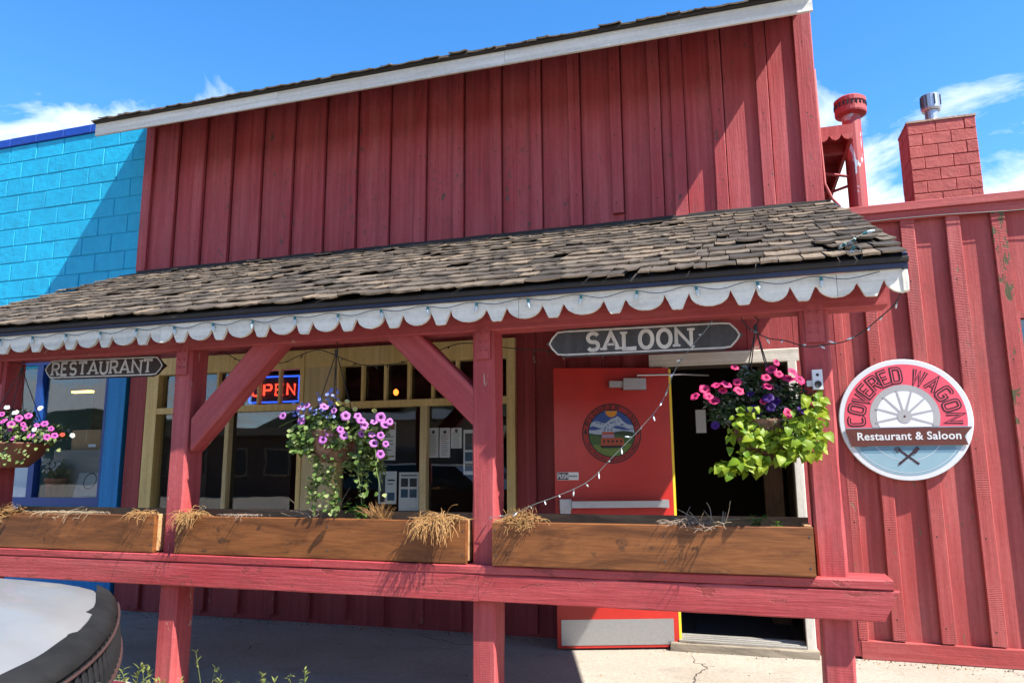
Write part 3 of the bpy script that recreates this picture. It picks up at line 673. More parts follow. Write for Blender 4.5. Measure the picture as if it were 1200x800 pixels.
# beam and posts
for a, b in ((PX0+.05, -3.56), (-3.56, -1.41), (-1.41, .75)):
    timber('beam', (a+.001, 4.06, Z(.855)), (b, 4.06, Z(.855)), .175, .15, M_post, por, seg=6, jit=.0015, ch=.006)
POSTS = [(-5.24, .14), (-3.565, .136), (-1.412, .138), (.400, .138)]
post_o = []
for k, (x_, w_) in enumerate(POSTS):
    post_o.append(timber('post', (x_, 4.085, -.02), (x_+random.uniform(-.004, .004), 4.085, Z(.767)), w_, .17, M_post, por, ch=.012, seg=14, jit=.003))
for x_ in (-3.565, -1.412, .400, -5.24):                                # bolted tie plates at the post tops
    m = MB(); m.box(x_-.045, x_+.045, 3.984, 3.999, Z(.60), Z(.80)); pl = m.build('tie_plate', M_post, por)
    for a in (-.02, .02):
        for b in (.65, .70, .755):
            m = MB(); m.lathe([(.007, 0), (.007, .006), (.003, .008)], (x_+a, 3.984, Z(b)), 6, 0, 'y'); m.build('bolt', M_post, pl)
# braces: two raking timbers
timber('brace', (-3.47, 4.07, Z(.20)), (-2.885, 4.07, Z(.80)), .165, .13, M_post, por, seg=6, jit=.003, ch=.010, cut=(-.9, 1.0))
timber('brace', (-1.47, 4.07, Z(.315)), (-1.975, 4.07, Z(.80)), .165, .13, M_post, por, seg=6, jit=.003, ch=.010, cut=(.95, -.95))
# rail: face board with a plank on top
for a, b, c in ((-6.05, -1.42, 0), (-1.418, .640, -.55)):
    timber('rail_board', (a, 3.962, Z(-.680)), (b, 3.962, Z(-.680)), .142, .05, M_rail, por, seg=14, jit=.002, ch=.006, cut=(0, c))
for a, b in ((-6.05, -2.48), (-2.478, .655)):
    timber('rail_cap', (a, 4.0525, Z(-.583)), (b, 4.0525, Z(-.583)), .046, .235, M_rail, por, seg=14, jit=.002, ch=.006)
# shingles: the 300 that show largest are pieces, the rest one field
spots = []; EXPO = .158; course = 0; s_ = 0.
cosp = 1/math.sqrt(1+PS*PS)
while True:
    y_ = PYE+s_*cosp
    if y_ > 5.90: break
    xr = PX1+.01-(.03 if course > 11 else 0)+random.uniform(-.015, .015)
    x_ = xr
    while x_ > PX0-.02:
        wd = random.choice((.07, .09, .105, .12, .14, .16, .19))*random.uniform(.9, 1.1)
        if x_-wd < PX0: wd = max(.05, x_-PX0+.02)
        spots.append((x_-wd/2, y_+random.uniform(-.012, .012), wd, course)); x_ -= wd
    s_ += EXPO*random.uniform(.94, 1.06); course += 1
spots.sort(key=lambda q: (q[0]**2+q[1]**2+(pz(q[1])-H)**2)/q[2]**1.0)
fv = []; ff = []; fi = []
for k, (x_, y_, wd, c_) in enumerate(spots):
    tilt = -random.uniform(0, .022)
    if random.random() < .07: tilt -= random.uniform(.02, .07)
    lift = .33*abs(tilt)+random.choice((0, 0, .002))
    i = pick(wd); M = slope_matrix(x_, y_, pz(y_)-.008, PS, (wd-.005)/SHW[i % 7], random.uniform(-.035, .035), lift, tilt)
    if k < 300: add('shingle', SHM[i], proof, M)
    else:
        n = len(fv); v, f = SHV[i]; fv += [M @ Vector(p) for p in v]; ff += [tuple(n+a for a in q) for q in f]; fi += SHI
add('shingle_field', mesh(fv, ff, [M_shin, M_butt], fi), proof, kind='stuff')

# ================================================================ RIGHT-HAND WING
wing = thing('wing_building', (2.6, 6, 0), 'low red board-and-batten wing with flat coping on the right', 'building')
wb = [(.735,.804),(.958,1.046),(1.264,1.36),(1.566,1.664),(1.863,1.958),(2.62,2.71),(2.95,3.04),(3.26,3.35),(3.58,3.67),(3.9,3.99),(4.2,4.29),(4.52,4.61)]
wc = [.737]+[(a+b)/2 for a, b in wb[1:]]
WT2 = Z(1.86)
for a, b in zip(wc[:-1], wc[1:]):
    segs = [(.10, WT2)]
    if abs(a-1.9105) < .01: segs = [(.10, Z(.30)), (Z(1.05), WT2)]
    for z0, z1 in segs: timber('board', ((a+b)/2, 6.02, z0), ((a+b)/2, 6.02, z1), b-a-.003, .03, M_wing, wing, ch=.002, seg=4)
for a, b in wb: timber('batten', ((a+b)/2, 5.984, .135+random.uniform(0, .01)), ((a+b)/2+random.uniform(-.008, .008), 5.986, WT2-.03), b-a, .042, M_wmoss if a in (1.863, 2.95) else M_wbat, wing, ch=.005, seg=7, jit=.003)
timber('base_board', (.75, 5.985, .068), (4.7, 5.985, .068), .125, .045, M_wing, wing, seg=14, jit=.003)
timber('foundation_strip', (.75, 6.0, .0), (4.7, 6.0, .0), .03, .06, M_oldw, wing, seg=8, jit=.004)
timber('coping', (.74, 6.06, Z(1.90)), (4.7, 6.06, Z(1.90)), .065, .25, M_wing, wing, seg=6, jit=.001)
timber('coping_fascia', (.745, 5.968, Z(1.835)), (4.7, 5.968, Z(1.835)), .07, .03, M_wing, wing, seg=6, jit=.001)
m = MB(); m.box(.75, 4.7, 6.1, 12, Z(1.75), Z(1.82)); m.build('flat_roof', M_roofdark, wing)
m = MB(); m.box(4.6, 4.7, 6.04, 12, 0, Z(1.75)); m.box(.75, 4.6, 11.9, 12, 0, Z(1.75)); m.build('rear_wall', M_wing, wing)
m = MB(); m.box(1.955, 2.665, 6.06, 6.10, Z(.28), Z(1.06)); m.build('window_back', M_dark, wing)
m = MB(); m.box(1.96, 2.62, 5.985, 6.05, Z(.30), Z(.34)); m.box(1.96, 2.62, 5.985, 6.05, Z(1.0), Z(1.05)); m.box(2.58, 2.62, 5.986, 6.05, Z(.34), Z(1.0)); m.box(1.96, 1.975, 5.986, 6.05, Z(.34), Z(1.0))
wwin = m.build('window', M_wing, wing)
m = MB(); m.box(1.975, 2.58, 6.03, 6.035, Z(.34), Z(1.0)); m.build('pane', M_glassd, wwin)
m = MB(); m.tube([(.80+.39*k, 5.945+.005*(k % 2), Z(1.800+.012*math.sin(k*1.3))) for k in range(11)], .0028, 5); m.build('cable', M_wirew, wing)
# conduit running up the corner
m = MB(); m.tube([(.750, 6.0, Z(3.15)), (.750, 5.99, Z(2.6)), (.758, 5.98, Z(2.16)), (.80, 5.95, Z(2.02)), (.85, 5.95, Z(1.95))], .011, 7); m.build('conduit', M_wing, bld, smooth=True)
# chimney of painted blocks
CX0, CX1, CY0, CY1, CZ0, CZ1 = 1.84, 2.465, 8.0, 8.42, Z(1.8), Z(3.44)
m = MB(); m.box(CX0+.012, CX1-.012, CY0+.012, CY1-.012, CZ0, CZ1-.02); ch = m.build('chimney', M_chimj, wing)
def block(name, x0, x1, y0, y1, z0, z1, mat, par, c=.005):
    cx_, cy_, cz_ = (x0+x1)/2, (y0+y1)/2, (z0+z1)/2; a, b, d = (x1-x0)/2, (y1-y0)/2, (z1-z0)/2; j = lambda: random.uniform(-.0015, .0015)
    m = MB()
    rs = []
    for y_, s in ((-b, c), (-b+c, 0), (b, 0)):
        rs.append([(-a+s+j(), y_, -d+s+j()), (a-s+j(), y_, -d+s+j()), (a-s+j(), y_, d-s+j()), (-a+s+j(), y_, d-s+j())])
    m.rings(rs); return add(name, m.mesh(mat), par, Matrix.Translation((cx_, cy_, cz_)))
ch_h = .128; ncr = int((CZ1-CZ0)/ch_h); z1 = CZ1; row = 0
while z1 > CZ0+.05:
    z0 = z1-ch_h+.006; x_ = CX0; first = True
    L = .26
    while x_ < CX1-.01:
        l = L if not (first and row % 2) else L*.5
        if CX1-(x_+l) < .06: l = CX1-x_
        block('block', x_+.002, min(x_+l, CX1)-.002, CY0+random.uniform(-.002, .002), CY0+.05, z0, z1, M_chim, ch); x_ += l; first = False
    y_ = CY0+.052
    while y_ < CY1-.02:
        l = min(.19, CY1-y_)
        m = MB(); m.box(CX0+random.uniform(-.001, .002), CX0+.04, y_+.002, y_+l-.002, z0, z1); m.build('block', M_chim, ch); y_ += .19
    z1 -= ch_h; row += 1
m = MB(); m.box(CX0-.005, CX1+.005, CY0-.008, CY1+.005, CZ1+.001, CZ1+.022); m.build('chimney_cap', brickmat('cap_mortar', (.34, .22, .15), (.4, .28, .2), 0), ch)
fl = MB(); fx, fy, fz = 2.13, 8.2, CZ1+.02
fl.box(fx-.11, fx+.13, fy-.12, fy+.12, fz, fz+.03); fl.lathe([(.09, .03), (.065, .07), (.065, .17), (.075, .175)], (fx, fy, fz), 16)
fl.lathe([(.085, .17), (.095, .19), (.095, .34), (.09, .345)], (fx, fy, fz), 18)
flue = fl.build('flue_cap', M_galv, ch, smooth=False)
m = MB()
for k in range(8):
    a = R(k*45+10); m.box(fx+.097*math.cos(a)-.006, fx+.097*math.cos(a)+.006, fy+.097*math.sin(a)-.006, fy+.097*math.sin(a)+.006, fz+.215, fz+.325)
m.build('flue_slot', M_black, flue)
# vent pipe with a louvred cap
def vpaint():
    m, t, b = newmat('flaking_pipe_paint'); v = coords(t); n = noise(t, coords(t, (1, 1, .5)), 5.5, 6, .6, .6)
    cc = mix(t, rng(t, n, .60, .615), (.33, .05, .05), (.42, .47, .50)); t.links.new(cc, b.inputs['Base Color']); t.links.new(rng(t, n, .60, .615, 0, .8), b.inputs['Metallic'])
    b.inputs['Roughness'].default_value = .5; return m
vp = MB(); vx, vy = 1.255, 7.6; vp.lathe([(.088, 0), (.088, 1.62)], (vx, vy, Z(1.8)), 18); pipe = vp.build('vent_pipe', vpaint(), wing, smooth=False)
m = MB(); m.lathe([(.088, 1.62), (.145, 1.635), (.150, 1.65), (.150, 1.70), (.143, 1.70), (.143, 1.75), (.152, 1.75), (.152, 1.79), (.12, 1.815), (0.01, 1.82)], (vx, vy, Z(1.8)), 22); cap = m.build('vent_cap', M_batt, pipe)
m = MB()
for k in range(22):
    a = 2*math.pi*(k+.5)/22
    for r in range(2): m.box(vx+.1475*math.cos(a)-.006, vx+.1475*math.cos(a)+.006, vy+.1475*math.sin(a)-.006, vy+.1475*math.sin(a)+.006, Z(1.8)+1.702+.025*r, Z(1.8)+1.722+.025*r)
m.build('vent_slot', M_black, cap)
m = MB(); m.tube([(vx, vy, Z(2.72)), (.9, 7.8, Z(2.68))], .014, 6); m.tube([(vx, vy, Z(2.78)), (.85, 7.4, Z(2.80))], .014, 6); m.build('pipe_stay', M_batt, pipe)
# rear eave beside the corner
re = MB(); re.box(.745, 1.165, 7.0, 7.03, Z(2.99), Z(3.085)); eave = re.build('rear_eave', M_wing, bld)
m = MB(); m.box(.745, 1.15, 7.031, 9.2, Z(3.05), Z(3.08)); m.build('soffit', M_low, eave)
for k in range(3): m = MB(); m.box(.75, 1.13, 7.35+.55*k, 7.42+.55*k, Z(2.96), Z(3.05)); m.build('rafter', M_low, eave)
m = MB(); m.box(1.13, 1.16, 7.031, 9.2, Z(2.95), Z(3.05)); m.build('eave_board', M_wing, eave)
m = MB()
for k in range(4):
    x0 = .75+.105*k; m.ext([(x0, Z(2.99)), (x0+.02, Z(2.955)), (x0+.05, Z(2.94)), (x0+.08, Z(2.955)), (x0+.1, Z(2.99))], 7.0, 7.02)
m.build('eave_scallop', M_wing, eave)

# ================================================================ BLUE NEIGHBOUR
blu = thing('blue_building', (-7.8, 6, 0), 'bright turquoise concrete block building with dark blue coping at the left', 'building')
BT = Z(3.72); bh = .2055; BX0 = -9.6
m = MB(); m.box(BX0, -6.03, 6.012, 6.2, Z(1.12), BT); m.box(BX0, -6.01, 6.2, 12, Z(3.5), BT-.05); m.box(BX0-.1, BX0, 6.0, 12, 0, BT); m.build('joint_wall', M_mort, blu)
z1 = BT; row = 0
while z1 > Z(1.2):
    x_ = -6.014; first = True
    while x_ > BX0:
        l = .405*(.5 if first and row % 2 else 1); block('block', max(x_-l, BX0)+.003, x_-.003, 6.004+random.uniform(-.0025, .0015), 6.03, z1-bh+.004, z1-.003, M_block, blu, .006); x_ -= l; first = False
    z1 -= bh; row += 1
x_ = -6.014
while x_ > BX0:
    block('coping_block', x_-.402, x_-.003, 5.985, 6.25, BT+.002, BT+.10, M_cop, blu, .006); x_ -= .405
timber('pillar', (-6.14, 6.0, 0), (-6.14, 6.0, Z(1.25)), .235, .06, M_pillar, blu, seg=5)
m = MB(); m.box(BX0, -6.26, 6.0, 6.05, 0, Z(-.40)); m.build('lower_wall', M_pillar, blu)
fr = MB(); fr.box(-9.5, -6.26, 5.97, 6.06, Z(-.405), Z(-.325)); fr.box(-9.5, -6.26, 5.97, 6.06, Z(1.08), Z(1.2)); fr.box(-7.245, -7.165, 5.975, 6.055, Z(-.325), Z(1.08)); fr.box(-6.29, -6.26, 5.972, 6.055, Z(-.325), Z(1.08)); fr.box(-8.9, -8.82, 5.975, 6.055, Z(-.325), Z(1.08))
bw = fr.build('window', M_blueframe, blu)
for a, b in ((-8.82, -7.245), (-7.165, -6.29)): m = MB(); m.box(a, b, 6.02, 6.024, Z(-.325), Z(1.08)); m.build('pane', M_glass, bw)
m = MB(); m.box(BX0, -6.03, 6.25, 9.0, .40, .45); m.build('interior_floor', M_floorin, blu)
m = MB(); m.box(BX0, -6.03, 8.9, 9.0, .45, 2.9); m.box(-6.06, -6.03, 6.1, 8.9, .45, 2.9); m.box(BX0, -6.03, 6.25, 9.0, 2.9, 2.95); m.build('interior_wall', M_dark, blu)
m = MB(); m.box(BX0, -6.08, 6.08, 6.9, Z(-.40), Z(-.36)); m.build('display_shelf', plain('shelf_grey', (.26, .25, .24, 1), .7), blu)

# ================================================================ SIGNS
def at(px, py, y):
    """a point of the picture taken to the plane y"""
    cm = sc.camera.matrix_basis.to_3x3(); d = cm @ Vector(((px-600)/852.6, -(py-400)/852.6, -1)); return Vector((d.x*y/d.y, y, H+d.z*y/d.y))
M_lett = paint('cream_lettering', (.52, .50, .46), (.58, .56, .52), under=(.1, .09, .08), peel=.73, grain=.1, vary=0)
def arrow_sign(name, x0, x1, zc, hh, y, text, lh, wid, gap, th, lx0, board, label, widths=None, tilt=0.):
    M = Matrix.Translation((x0, y, zc)) @ Matrix.Rotation(tilt, 4, 'Y')
    L = x1-x0; root = add(name, None, None, M, label, 'sign')
    def outline(ins):
        e = .11
        half = [(ins*1.6, 0), (e*.30, hh*.34), (e*.62, hh*.80), (e, hh-ins), (L-e, hh-ins), (L-e*.62, hh*.80), (L-e*.30, hh*.34), (L-ins*1.6, 0)]
        return half+[(p[0], -p[1]) for p in reversed(half[1:-1])]
    m = MB(); m.ext(list(reversed(outline(0))), 0, .030); m.build('board', board, root, M)
    m = MB(); o_ = outline(.012); ribbon(m, o_, 1, .0095, lambda u, v: Vector((u, -.0015, v))); m.build('border', M_lett, root, M)
    m = MB(); letters(m, text, lx0-x0, -lh/2, lh, wid, gap, th, lambda u, v: Vector((u, -.002, v)), th*.95, 2.1, 0, widths); m.build('lettering', M_lett, root, M)
    for x_ in (.22, L-.22):
        m = MB(); m.tube([(x_, .015, hh-.005), (x_, .015, hh+.03)], .004, 6); m.build('hanger', M_black, root, M)
    return root
M_sgrey = paint('weathered_sign_board', (.045, .045, .048), (.065, .065, .07), under=(.02, .018, .016), peel=.70, grain=.2, vary=0)
M_sbrown = paint('dark_brown_sign_board', (.035, .022, .018), (.05, .035, .028), peel=.80, grain=.2, vary=0)
wS = {'A': 1.22, 'N': 1.15, 'L': .85, 'E': .78, 'R': .92, 'S': .85, 'T': .95, 'U': .95}
arrow_sign('saloon_sign', -1.052, .050, Z(.684), .080, 4.09, 'SALOON', .098, .070, .031, .0215, -.805, M_sgrey, 'weathered grey arrow-ended SALOON sign hanging under the porch beam', wS, R(.35))
arrow_sign('restaurant_sign', -4.901, -3.804, Z(.703), .073, 4.09, 'RESTAURANT', .088, .064, .0295, .0175, -4.815, M_sbrown, 'dark brown arrow-ended RESTAURANT sign hanging under the porch beam', wS, R(.9))

def round_sign():
    C = Vector((1.157, 5.930, Z(.292))); RR = .44; M = Matrix.Translation(C)
    root = add('round_sign', None, None, M, 'round COVERED WAGON sign with wagon wheel on the red wing wall', 'sign')
    cs = {n: plain('sign_'+n, c, .45, 0, .35, 9, 0, .4, .78) for n, c in dict(white=(.62, .64, .68, 1), pink=(.72, .085, .13, 1), blue=(.24, .38, .45, 1), blue2=(.13, .26, .35, 1), grey=(.36, .36, .37, 1), pale=(.70, .72, .76, 1), brown=(.11, .028, .020, 1), dark=(.035, .012, .02, 1)).items()}
    def P(name, mat, fn, par=root):
        m = MB(); fn(m); return m.build(name, mat, par, M)
    P('disc', cs['white'], lambda m: m.lathe([(RR-.004, .0), (RR, -.004), (RR, -.028)], (0, 0, 0), 72, 0, 'y'))
    def half(r, y, z0, top):
        xm = math.sqrt(r*r-z0*z0); a0 = math.degrees(math.atan2(z0, xm))
        A = (a0, 180-a0) if top else (180-a0, 360+a0)
        return [(r*math.cos(R(A[0]+(A[1]-A[0])*k/48)), y, r*math.sin(R(A[0]+(A[1]-A[0])*k/48))) for k in range(49)]
    ri = RR*.915; zb = -.13*RR
    P('upper_field', cs['pink'], lambda m: m.face(half(ri, -.0015, zb, True)))
    P('lower_field', cs['blue'], lambda m: m.face(half(ri, -.0015, zb, False)))
    P('waterline', cs['white'], lambda m: [ribbon(m, [(ri*.955*math.cos(R(a)), ri*.955*math.sin(R(a))) for a in range(215, 326, 5)], 0, .003, lambda u, v: Vector((u, -.0025, v))),
                                         ribbon(m, [(RR*.62*math.cos(R(a)), .0+RR*.68*math.sin(R(a))) for a in range(220, 321, 5)], 0, .003, lambda u, v: Vector((u, -.0025, v)))])
    P('dark_water_band', cs['blue2'], lambda m: m.face([(-.70*RR, -.0020, -.44*RR), (.70*RR, -.0020, -.44*RR), (.73*RR, -.002, -.55*RR), (-.73*RR, -.0020, -.55*RR)][::-1]))  # darker blue strip of printed water below the banner
    wr = RR*.525; wcz = .02
    def up(y, r): return [(p[0], y, p[2]+wcz) for p in half(r, y, zb-wcz, True)]
    wh = P('wheel_rim', cs['grey'], lambda m: m.face(up(-.0025, wr))); P('wheel_disc', cs['pale'], lambda m: m.face(up(-.0035, wr*.80)), wh)
    for k in range(12):
        a = R(12+30*k)
        if math.sin(a) < -.55: continue
        r1 = wr*.86
        if math.sin(a) < 0: r1 = min(r1, (wcz-zb-.004)/-math.sin(a))
        P('spoke', cs['grey'], lambda m: m.face([(math.cos(a)*r+math.sin(a)*s*w2, -.0045, wcz+math.sin(a)*r-math.cos(a)*s*w2) for r, s, w2 in ((.03, 1, .008), (.03, -1, .008), (r1, -1, .0055), (r1, 1, .0055))][::-1]), wh)
    P('hub', cs['grey'], lambda m: disc(m, 0, wcz, .048, -.0055, 0, 24), wh); P('hub_bolt', cs['brown'], lambda m: disc(m, 0, wcz, .008, -.0065, 0, 10), wh)
    def banner(m):
        m.ext([(-.92*RR, -.145*RR), (-.84*RR, -.43*RR), (.88*RR, -.43*RR), (.84*RR, -.29*RR), (.96*RR, -.145*RR)][::-1], -.012, -.004)
        m.ext([(-.86*RR, -.20*RR), (-.80*RR, -.31*RR), (-.84*RR, -.44*RR), (-.6*RR, -.44*RR), (-.6*RR, -.2*RR)][::-1], -.0125, -.0041)
    bn = P('banner', cs['brown'], banner)
    me = font_mesh('Restaurant & Saloon', .079, M_wpl, .0016, 1.04)
    add('banner_text', me, bn, M @ Matrix.Translation((.01, -.0135, -.335*RR)) @ Matrix.Rotation(math.pi/2, 4, 'X'))
    if True:
        t = 'COVERED WAGON'
        n = len(t)
        angs = dict(zip(range(n), (181, 165.5, 151.5, 138, 124.5, 110, 95.5, None, 69, 50.5, 33.5, 16.5, 0)))
        wd = {'W': 1.35, 'O': 1.0, 'A': 1.1, 'G': 1.05}
        for k, chh in enumerate(t):
            if chh == ' ': continue
            a = R(angs[k]); c, s = math.cos(a), math.sin(a); w_ = .057*wd.get(chh, 1.)
            m = MB(); put = lambda y: (lambda u, v: Vector((c*(RR*.615+v)+s*u, y, s*(RR*.615+v)-c*u)))
            letters(m, chh, -w_/2, 0, .102, w_, 0, .0265, put(-.0030), 0, 4.2, 0); letters(m, chh, -w_/2, 0, .102, w_, 0, .0068, put(-.0040), 0, 4.2, 1)
            m.build('letter', [cs['dark'], cs['pink']], root, M)
    def cut(m):
        for s in (-1, 1):
            ribbon(m, [(-.066*s, -.735*RR), (.062*s, -.49*RR)], 0, .015, lambda u, v: Vector((u, -.004-.001*s, v)))
        ribbon(m, [(.036, -.55*RR), (.070, -.465*RR)], 0, .026, lambda u, v: Vector((u, -.0062, v)))
        for k in (-1, 0, 1): ribbon(m, [(-.054+.011*k, -.525*RR+.009*k), (-.078+.011*k, -.465*RR+.009*k)], 0, .007, lambda u, v: Vector((u, -.0062, v)))
    P('crossed_cutlery', cs['dark'], cut)
round_sign()

# ================================================================ PLANTER BOXES
M_soil = plain('dry_soil', (.085, .06, .042, 1), .95, 0, .6, 40, .8, .1, .5, .01)
PZ0, PZ1, PY0, PY1 = Z(-.556), Z(-.322), 3.90, 4.20
def planter(x0, x1, PY0, label):
    PY1 = PY0+.30
    t = thing('planter_box', ((x0+x1)/2, 4.05, PZ0), label, 'planter', 'planter boxes on the porch rail'); th = .036; zc = (PZ0+PZ1)/2; hh = PZ1-PZ0
    timber('front_board', (x0, PY0+th/2, zc), (x1, PY0+th/2, zc), hh, th, M_cedar, t, seg=8, jit=.0012, ch=.004)
    timber('back_board', (x0, PY1-th/2, zc+.014), (x1, PY1-th/2, zc+.014), hh+.028, th, M_cedin, t, seg=8, jit=.0012, ch=.004)
    for x_ in (x0+th/2+.002, x1-th/2-.002): timber('end_board', (x_, PY0+th+.001, zc+.006), (x_, PY1-th-.001, zc+.006), th, hh, M_wend, t, front=(0, 0, 1), seg=2, ch=.003)
    m = MB(); m.box(x0+th+.004, x1-th-.004, PY0+th+.001, PY1-th-.001, PZ0, PZ0+.03); m.build('base', M_cedin, t)
    for xs_ in (x0+.02, (x0+x1)/2+.11, x1-.02):
        for zs in (PZ0+.05, PZ1-.05):
            m = MB(); m.lathe([(.005, .0), (.005, .0015), (.002, .002)], (xs_+random.uniform(-.003, .003), PY0+.0005, zs+random.uniform(-.01, .01)), 6, 0, 'y'); m.build('screw', M_print, t)
    nx, ny = int((x1-x0)/.03), 8; v = []; f = []
    for j in range(ny+1):
        for i in range(nx+1): v.append((x0+th+.004+(x1-x0-2*th-.008)*i/nx, PY0+th+.001+(PY1-PY0-2*th-.002)*j/ny, PZ1-.035+random.uniform(-.012, .014)))
    for j in range(ny):
        for i in range(nx): a = j*(nx+1)+i; f.append((a, a+1, a+nx+2, a+nx+1))
    add('soil', mesh(v, f, M_soil), t, kind='stuff'); return t
planter(-5.16, -3.66, 3.944, 'cedar planter box left of the porch post under the RESTAURANT sign')
planter(-3.487, -1.50, 3.944, 'long cedar planter box under the middle flower basket')
planter(-1.335, .318, 3.918, 'cedar planter box in front of the open red door')

# ---- dried plants and seedlings in the boxes
M_straw = leafmat('dry_straw', (.46, .27, .11), (.36, .19, .07), .25, .7)
M_pale = leafmat('bleached_straw', (.46, .38, .27), (.36, .27, .17), .25, .7)
M_twig = leafmat('grey_twig', (.30, .23, .18), (.20, .14, .10), 0., .8)
M_green = leafmat('fresh_green', (.10, .20, .035), (.06, .14, .03), .4)
M_grass = leafmat('weed_green', (.16, .22, .05), (.24, .24, .08), .4)
def strand(m, p, d, L, r, droop, rd, n=7, curl=.25):
    p = Vector(p); d = Vector(d).normalized(); pts = [p.copy()]; st = L/n
    for k in range(n):
        d = (d+Vector((rd.uniform(-curl, curl), rd.uniform(-curl, curl), rd.uniform(-curl, curl)*.7-droop))).normalized(); p = p+d*st
        if p.y < 3.99 and p.y > 3.93 and p.z < PZ1+.006: p.z = PZ1+.006+rd.uniform(0, .012)
        elif p.z < PZ1-.03 and PY0 < p.y < PY1: p.z = PZ1-.03+rd.uniform(0, .02)
        elif 3.87 < p.y <= 3.93 and p.z < PZ1: p.y = min(p.y, 3.908)
        pts.append(p.copy())
    m.tube(pts, r, 3, 0, .4)
def clump(name, px, py, y, n, L, spread, up, droop, mat, label, r=.0022, curl=.3, seed=0, flat=1., cat='dried plant', fwd=.35):
    rd = random.Random(seed+int(px)); c = at(px, py, y); c.z = PZ1-.03; m = MB()
    for k in range(int(n*2.6)):
        a = rd.uniform(0, 2*math.pi); b = Vector((rd.gauss(0, spread), rd.gauss(0, .03), rd.uniform(0, .015)))
        strand(m, c+b-Vector((0, 0, 0)), (math.cos(a)*flat, math.sin(a)*.6-fwd, up*rd.uniform(.4, 1.3)), L*rd.uniform(.5, 1.2), r*1.15, droop, rd, 8, curl)
    m2 = mesh([p-c for p in m.v], m.f, mat)
    return add(name, m2, None, Matrix.Translation(c), label, cat, 'dried plants in the planter boxes')
def at_box(x): return x
clump('dried_plant', 12, 600, 3.99, 150, .09, .05, 1.0, .22, M_straw, 'dense straw-coloured dead plant at the far left of the planter', curl=.5)
clump('dried_plant', 85, 600, 4.02, 170, .10, .16, .25, .2, M_pale, 'flat mat of pale dead stems in the left planter', .0018, .4)
clump('dried_plant', 172, 600, 4.0, 60, .10, .035, .8, .25, M_straw, 'small straw tuft at the right end of the left planter')
clump('dried_plant', 226, 600, 3.99, 130, .13, .032, .9, .36, M_straw, 'golden straw clump spilling over the planter front beside the left post')
clump('dried_plant', 288, 602, 4.02, 70, .09, .07, .3, .2, M_twig, 'low heap of grey dead stems right of the golden straw clump', .0018)
clump('dried_plant', 372, 602, 4.05, 14, .20, .05, 1.3, .05, M_pale, 'bare pale stalks standing below the middle flower basket', .0016, .22)
clump('dried_plant', 446, 604, 4.03, 50, .12, .022, 1.9, .02, M_straw, 'upright brown brush of dead stems right of the green seedling', .0018, .18)
clump('dried_plant', 512, 604, 3.97, 200, .15, .045, .9, .36, M_straw, 'large orange-brown root mass spilling over the middle planter end', .0026, .3)
clump('dried_plant', 612, 604, 3.99, 190, .10, .04, 1.0, .18, M_straw, 'bushy straw clump just right of the middle post', .0022, .45)
clump('dried_plant', 806, 608, 3.98, 40, .10, .045, .5, .1, M_twig, 'tangle of grey dead twigs in front of the doorway', .0024, .3)
clump('dried_plant', 836, 610, 3.97, 6, .17, .03, .8, .02, M_pale, 'few forked bare twigs leaning right in the right planter', .0030, .3)
def seedling(px, py, y, hgt, n, label, seed, ls=.028, st=5):
    rd = random.Random(seed); c = at(px, py, y); c.z = PZ1-.035; root = add('seedling', None, None, Matrix.Translation(c), label, 'seedling', 'green seedlings in the planter boxes')
    m = MB(); tips = []
    for k in range(st):
        e = c+Vector((rd.uniform(-.05, .05), rd.uniform(-.05, .03), hgt*rd.uniform(.5, 1))); m.tube([c, (c+e)/2+Vector((rd.uniform(-.01, .01), 0, .01)), e], .0018, 4); tips.append(e)
    add('stem', mesh([p-c for p in m.v], m.f, M_green), root, Matrix.Translation(c))
    lm = leafmesh(ls, .75, M_green)
    for k in range(n):
        e = rd.choice(tips); p = c+(e-c)*rd.uniform(.35, 1.05)
        add('leaf', lm, root, Matrix.Translation(p) @ Matrix.Rotation(rd.uniform(0, 6.3), 4, 'Z') @ Matrix.Rotation(rd.uniform(-.3, .9), 4, 'X'))
def leafmesh(L, wr, mat, lobe=0., fold=.25, droop=.3):
    """a leaf along +y folded at its midrib, tip bent down"""
    v = []; f = []; n = 4; prof = (0.05, .85, 1.0, .62, 0.0)
    for k in range(n+1):
        t = k/n; hw = prof[k]*wr*L*.5*(1+lobe*(.35 if k == 1 else 0)); y = L*t-(lobe*.12*L if k == 1 else 0); z = -droop*L*t*t
        v += [(-hw, y, z+fold*hw), (0, L*t, z), (hw, y, z+fold*hw)]
    for k in range(n): a = 3*k; f += [(a, a+1, a+4, a+3), (a+1, a+2, a+5, a+4)]
    return mesh(v, f, mat, smooth=True)
seedling(420, 600, 4.03, .17, 26, 'bright green leafy seedling below the middle basket', 5, .045)
seedling(887, 608, 4.03, .10, 18, 'small green seedling at the right end of the right planter', 6, .035)
seedling(914, 610, 4.05, .06, 16, 'tiny grey-green seedling tucked beside the right porch post', 7, .03)

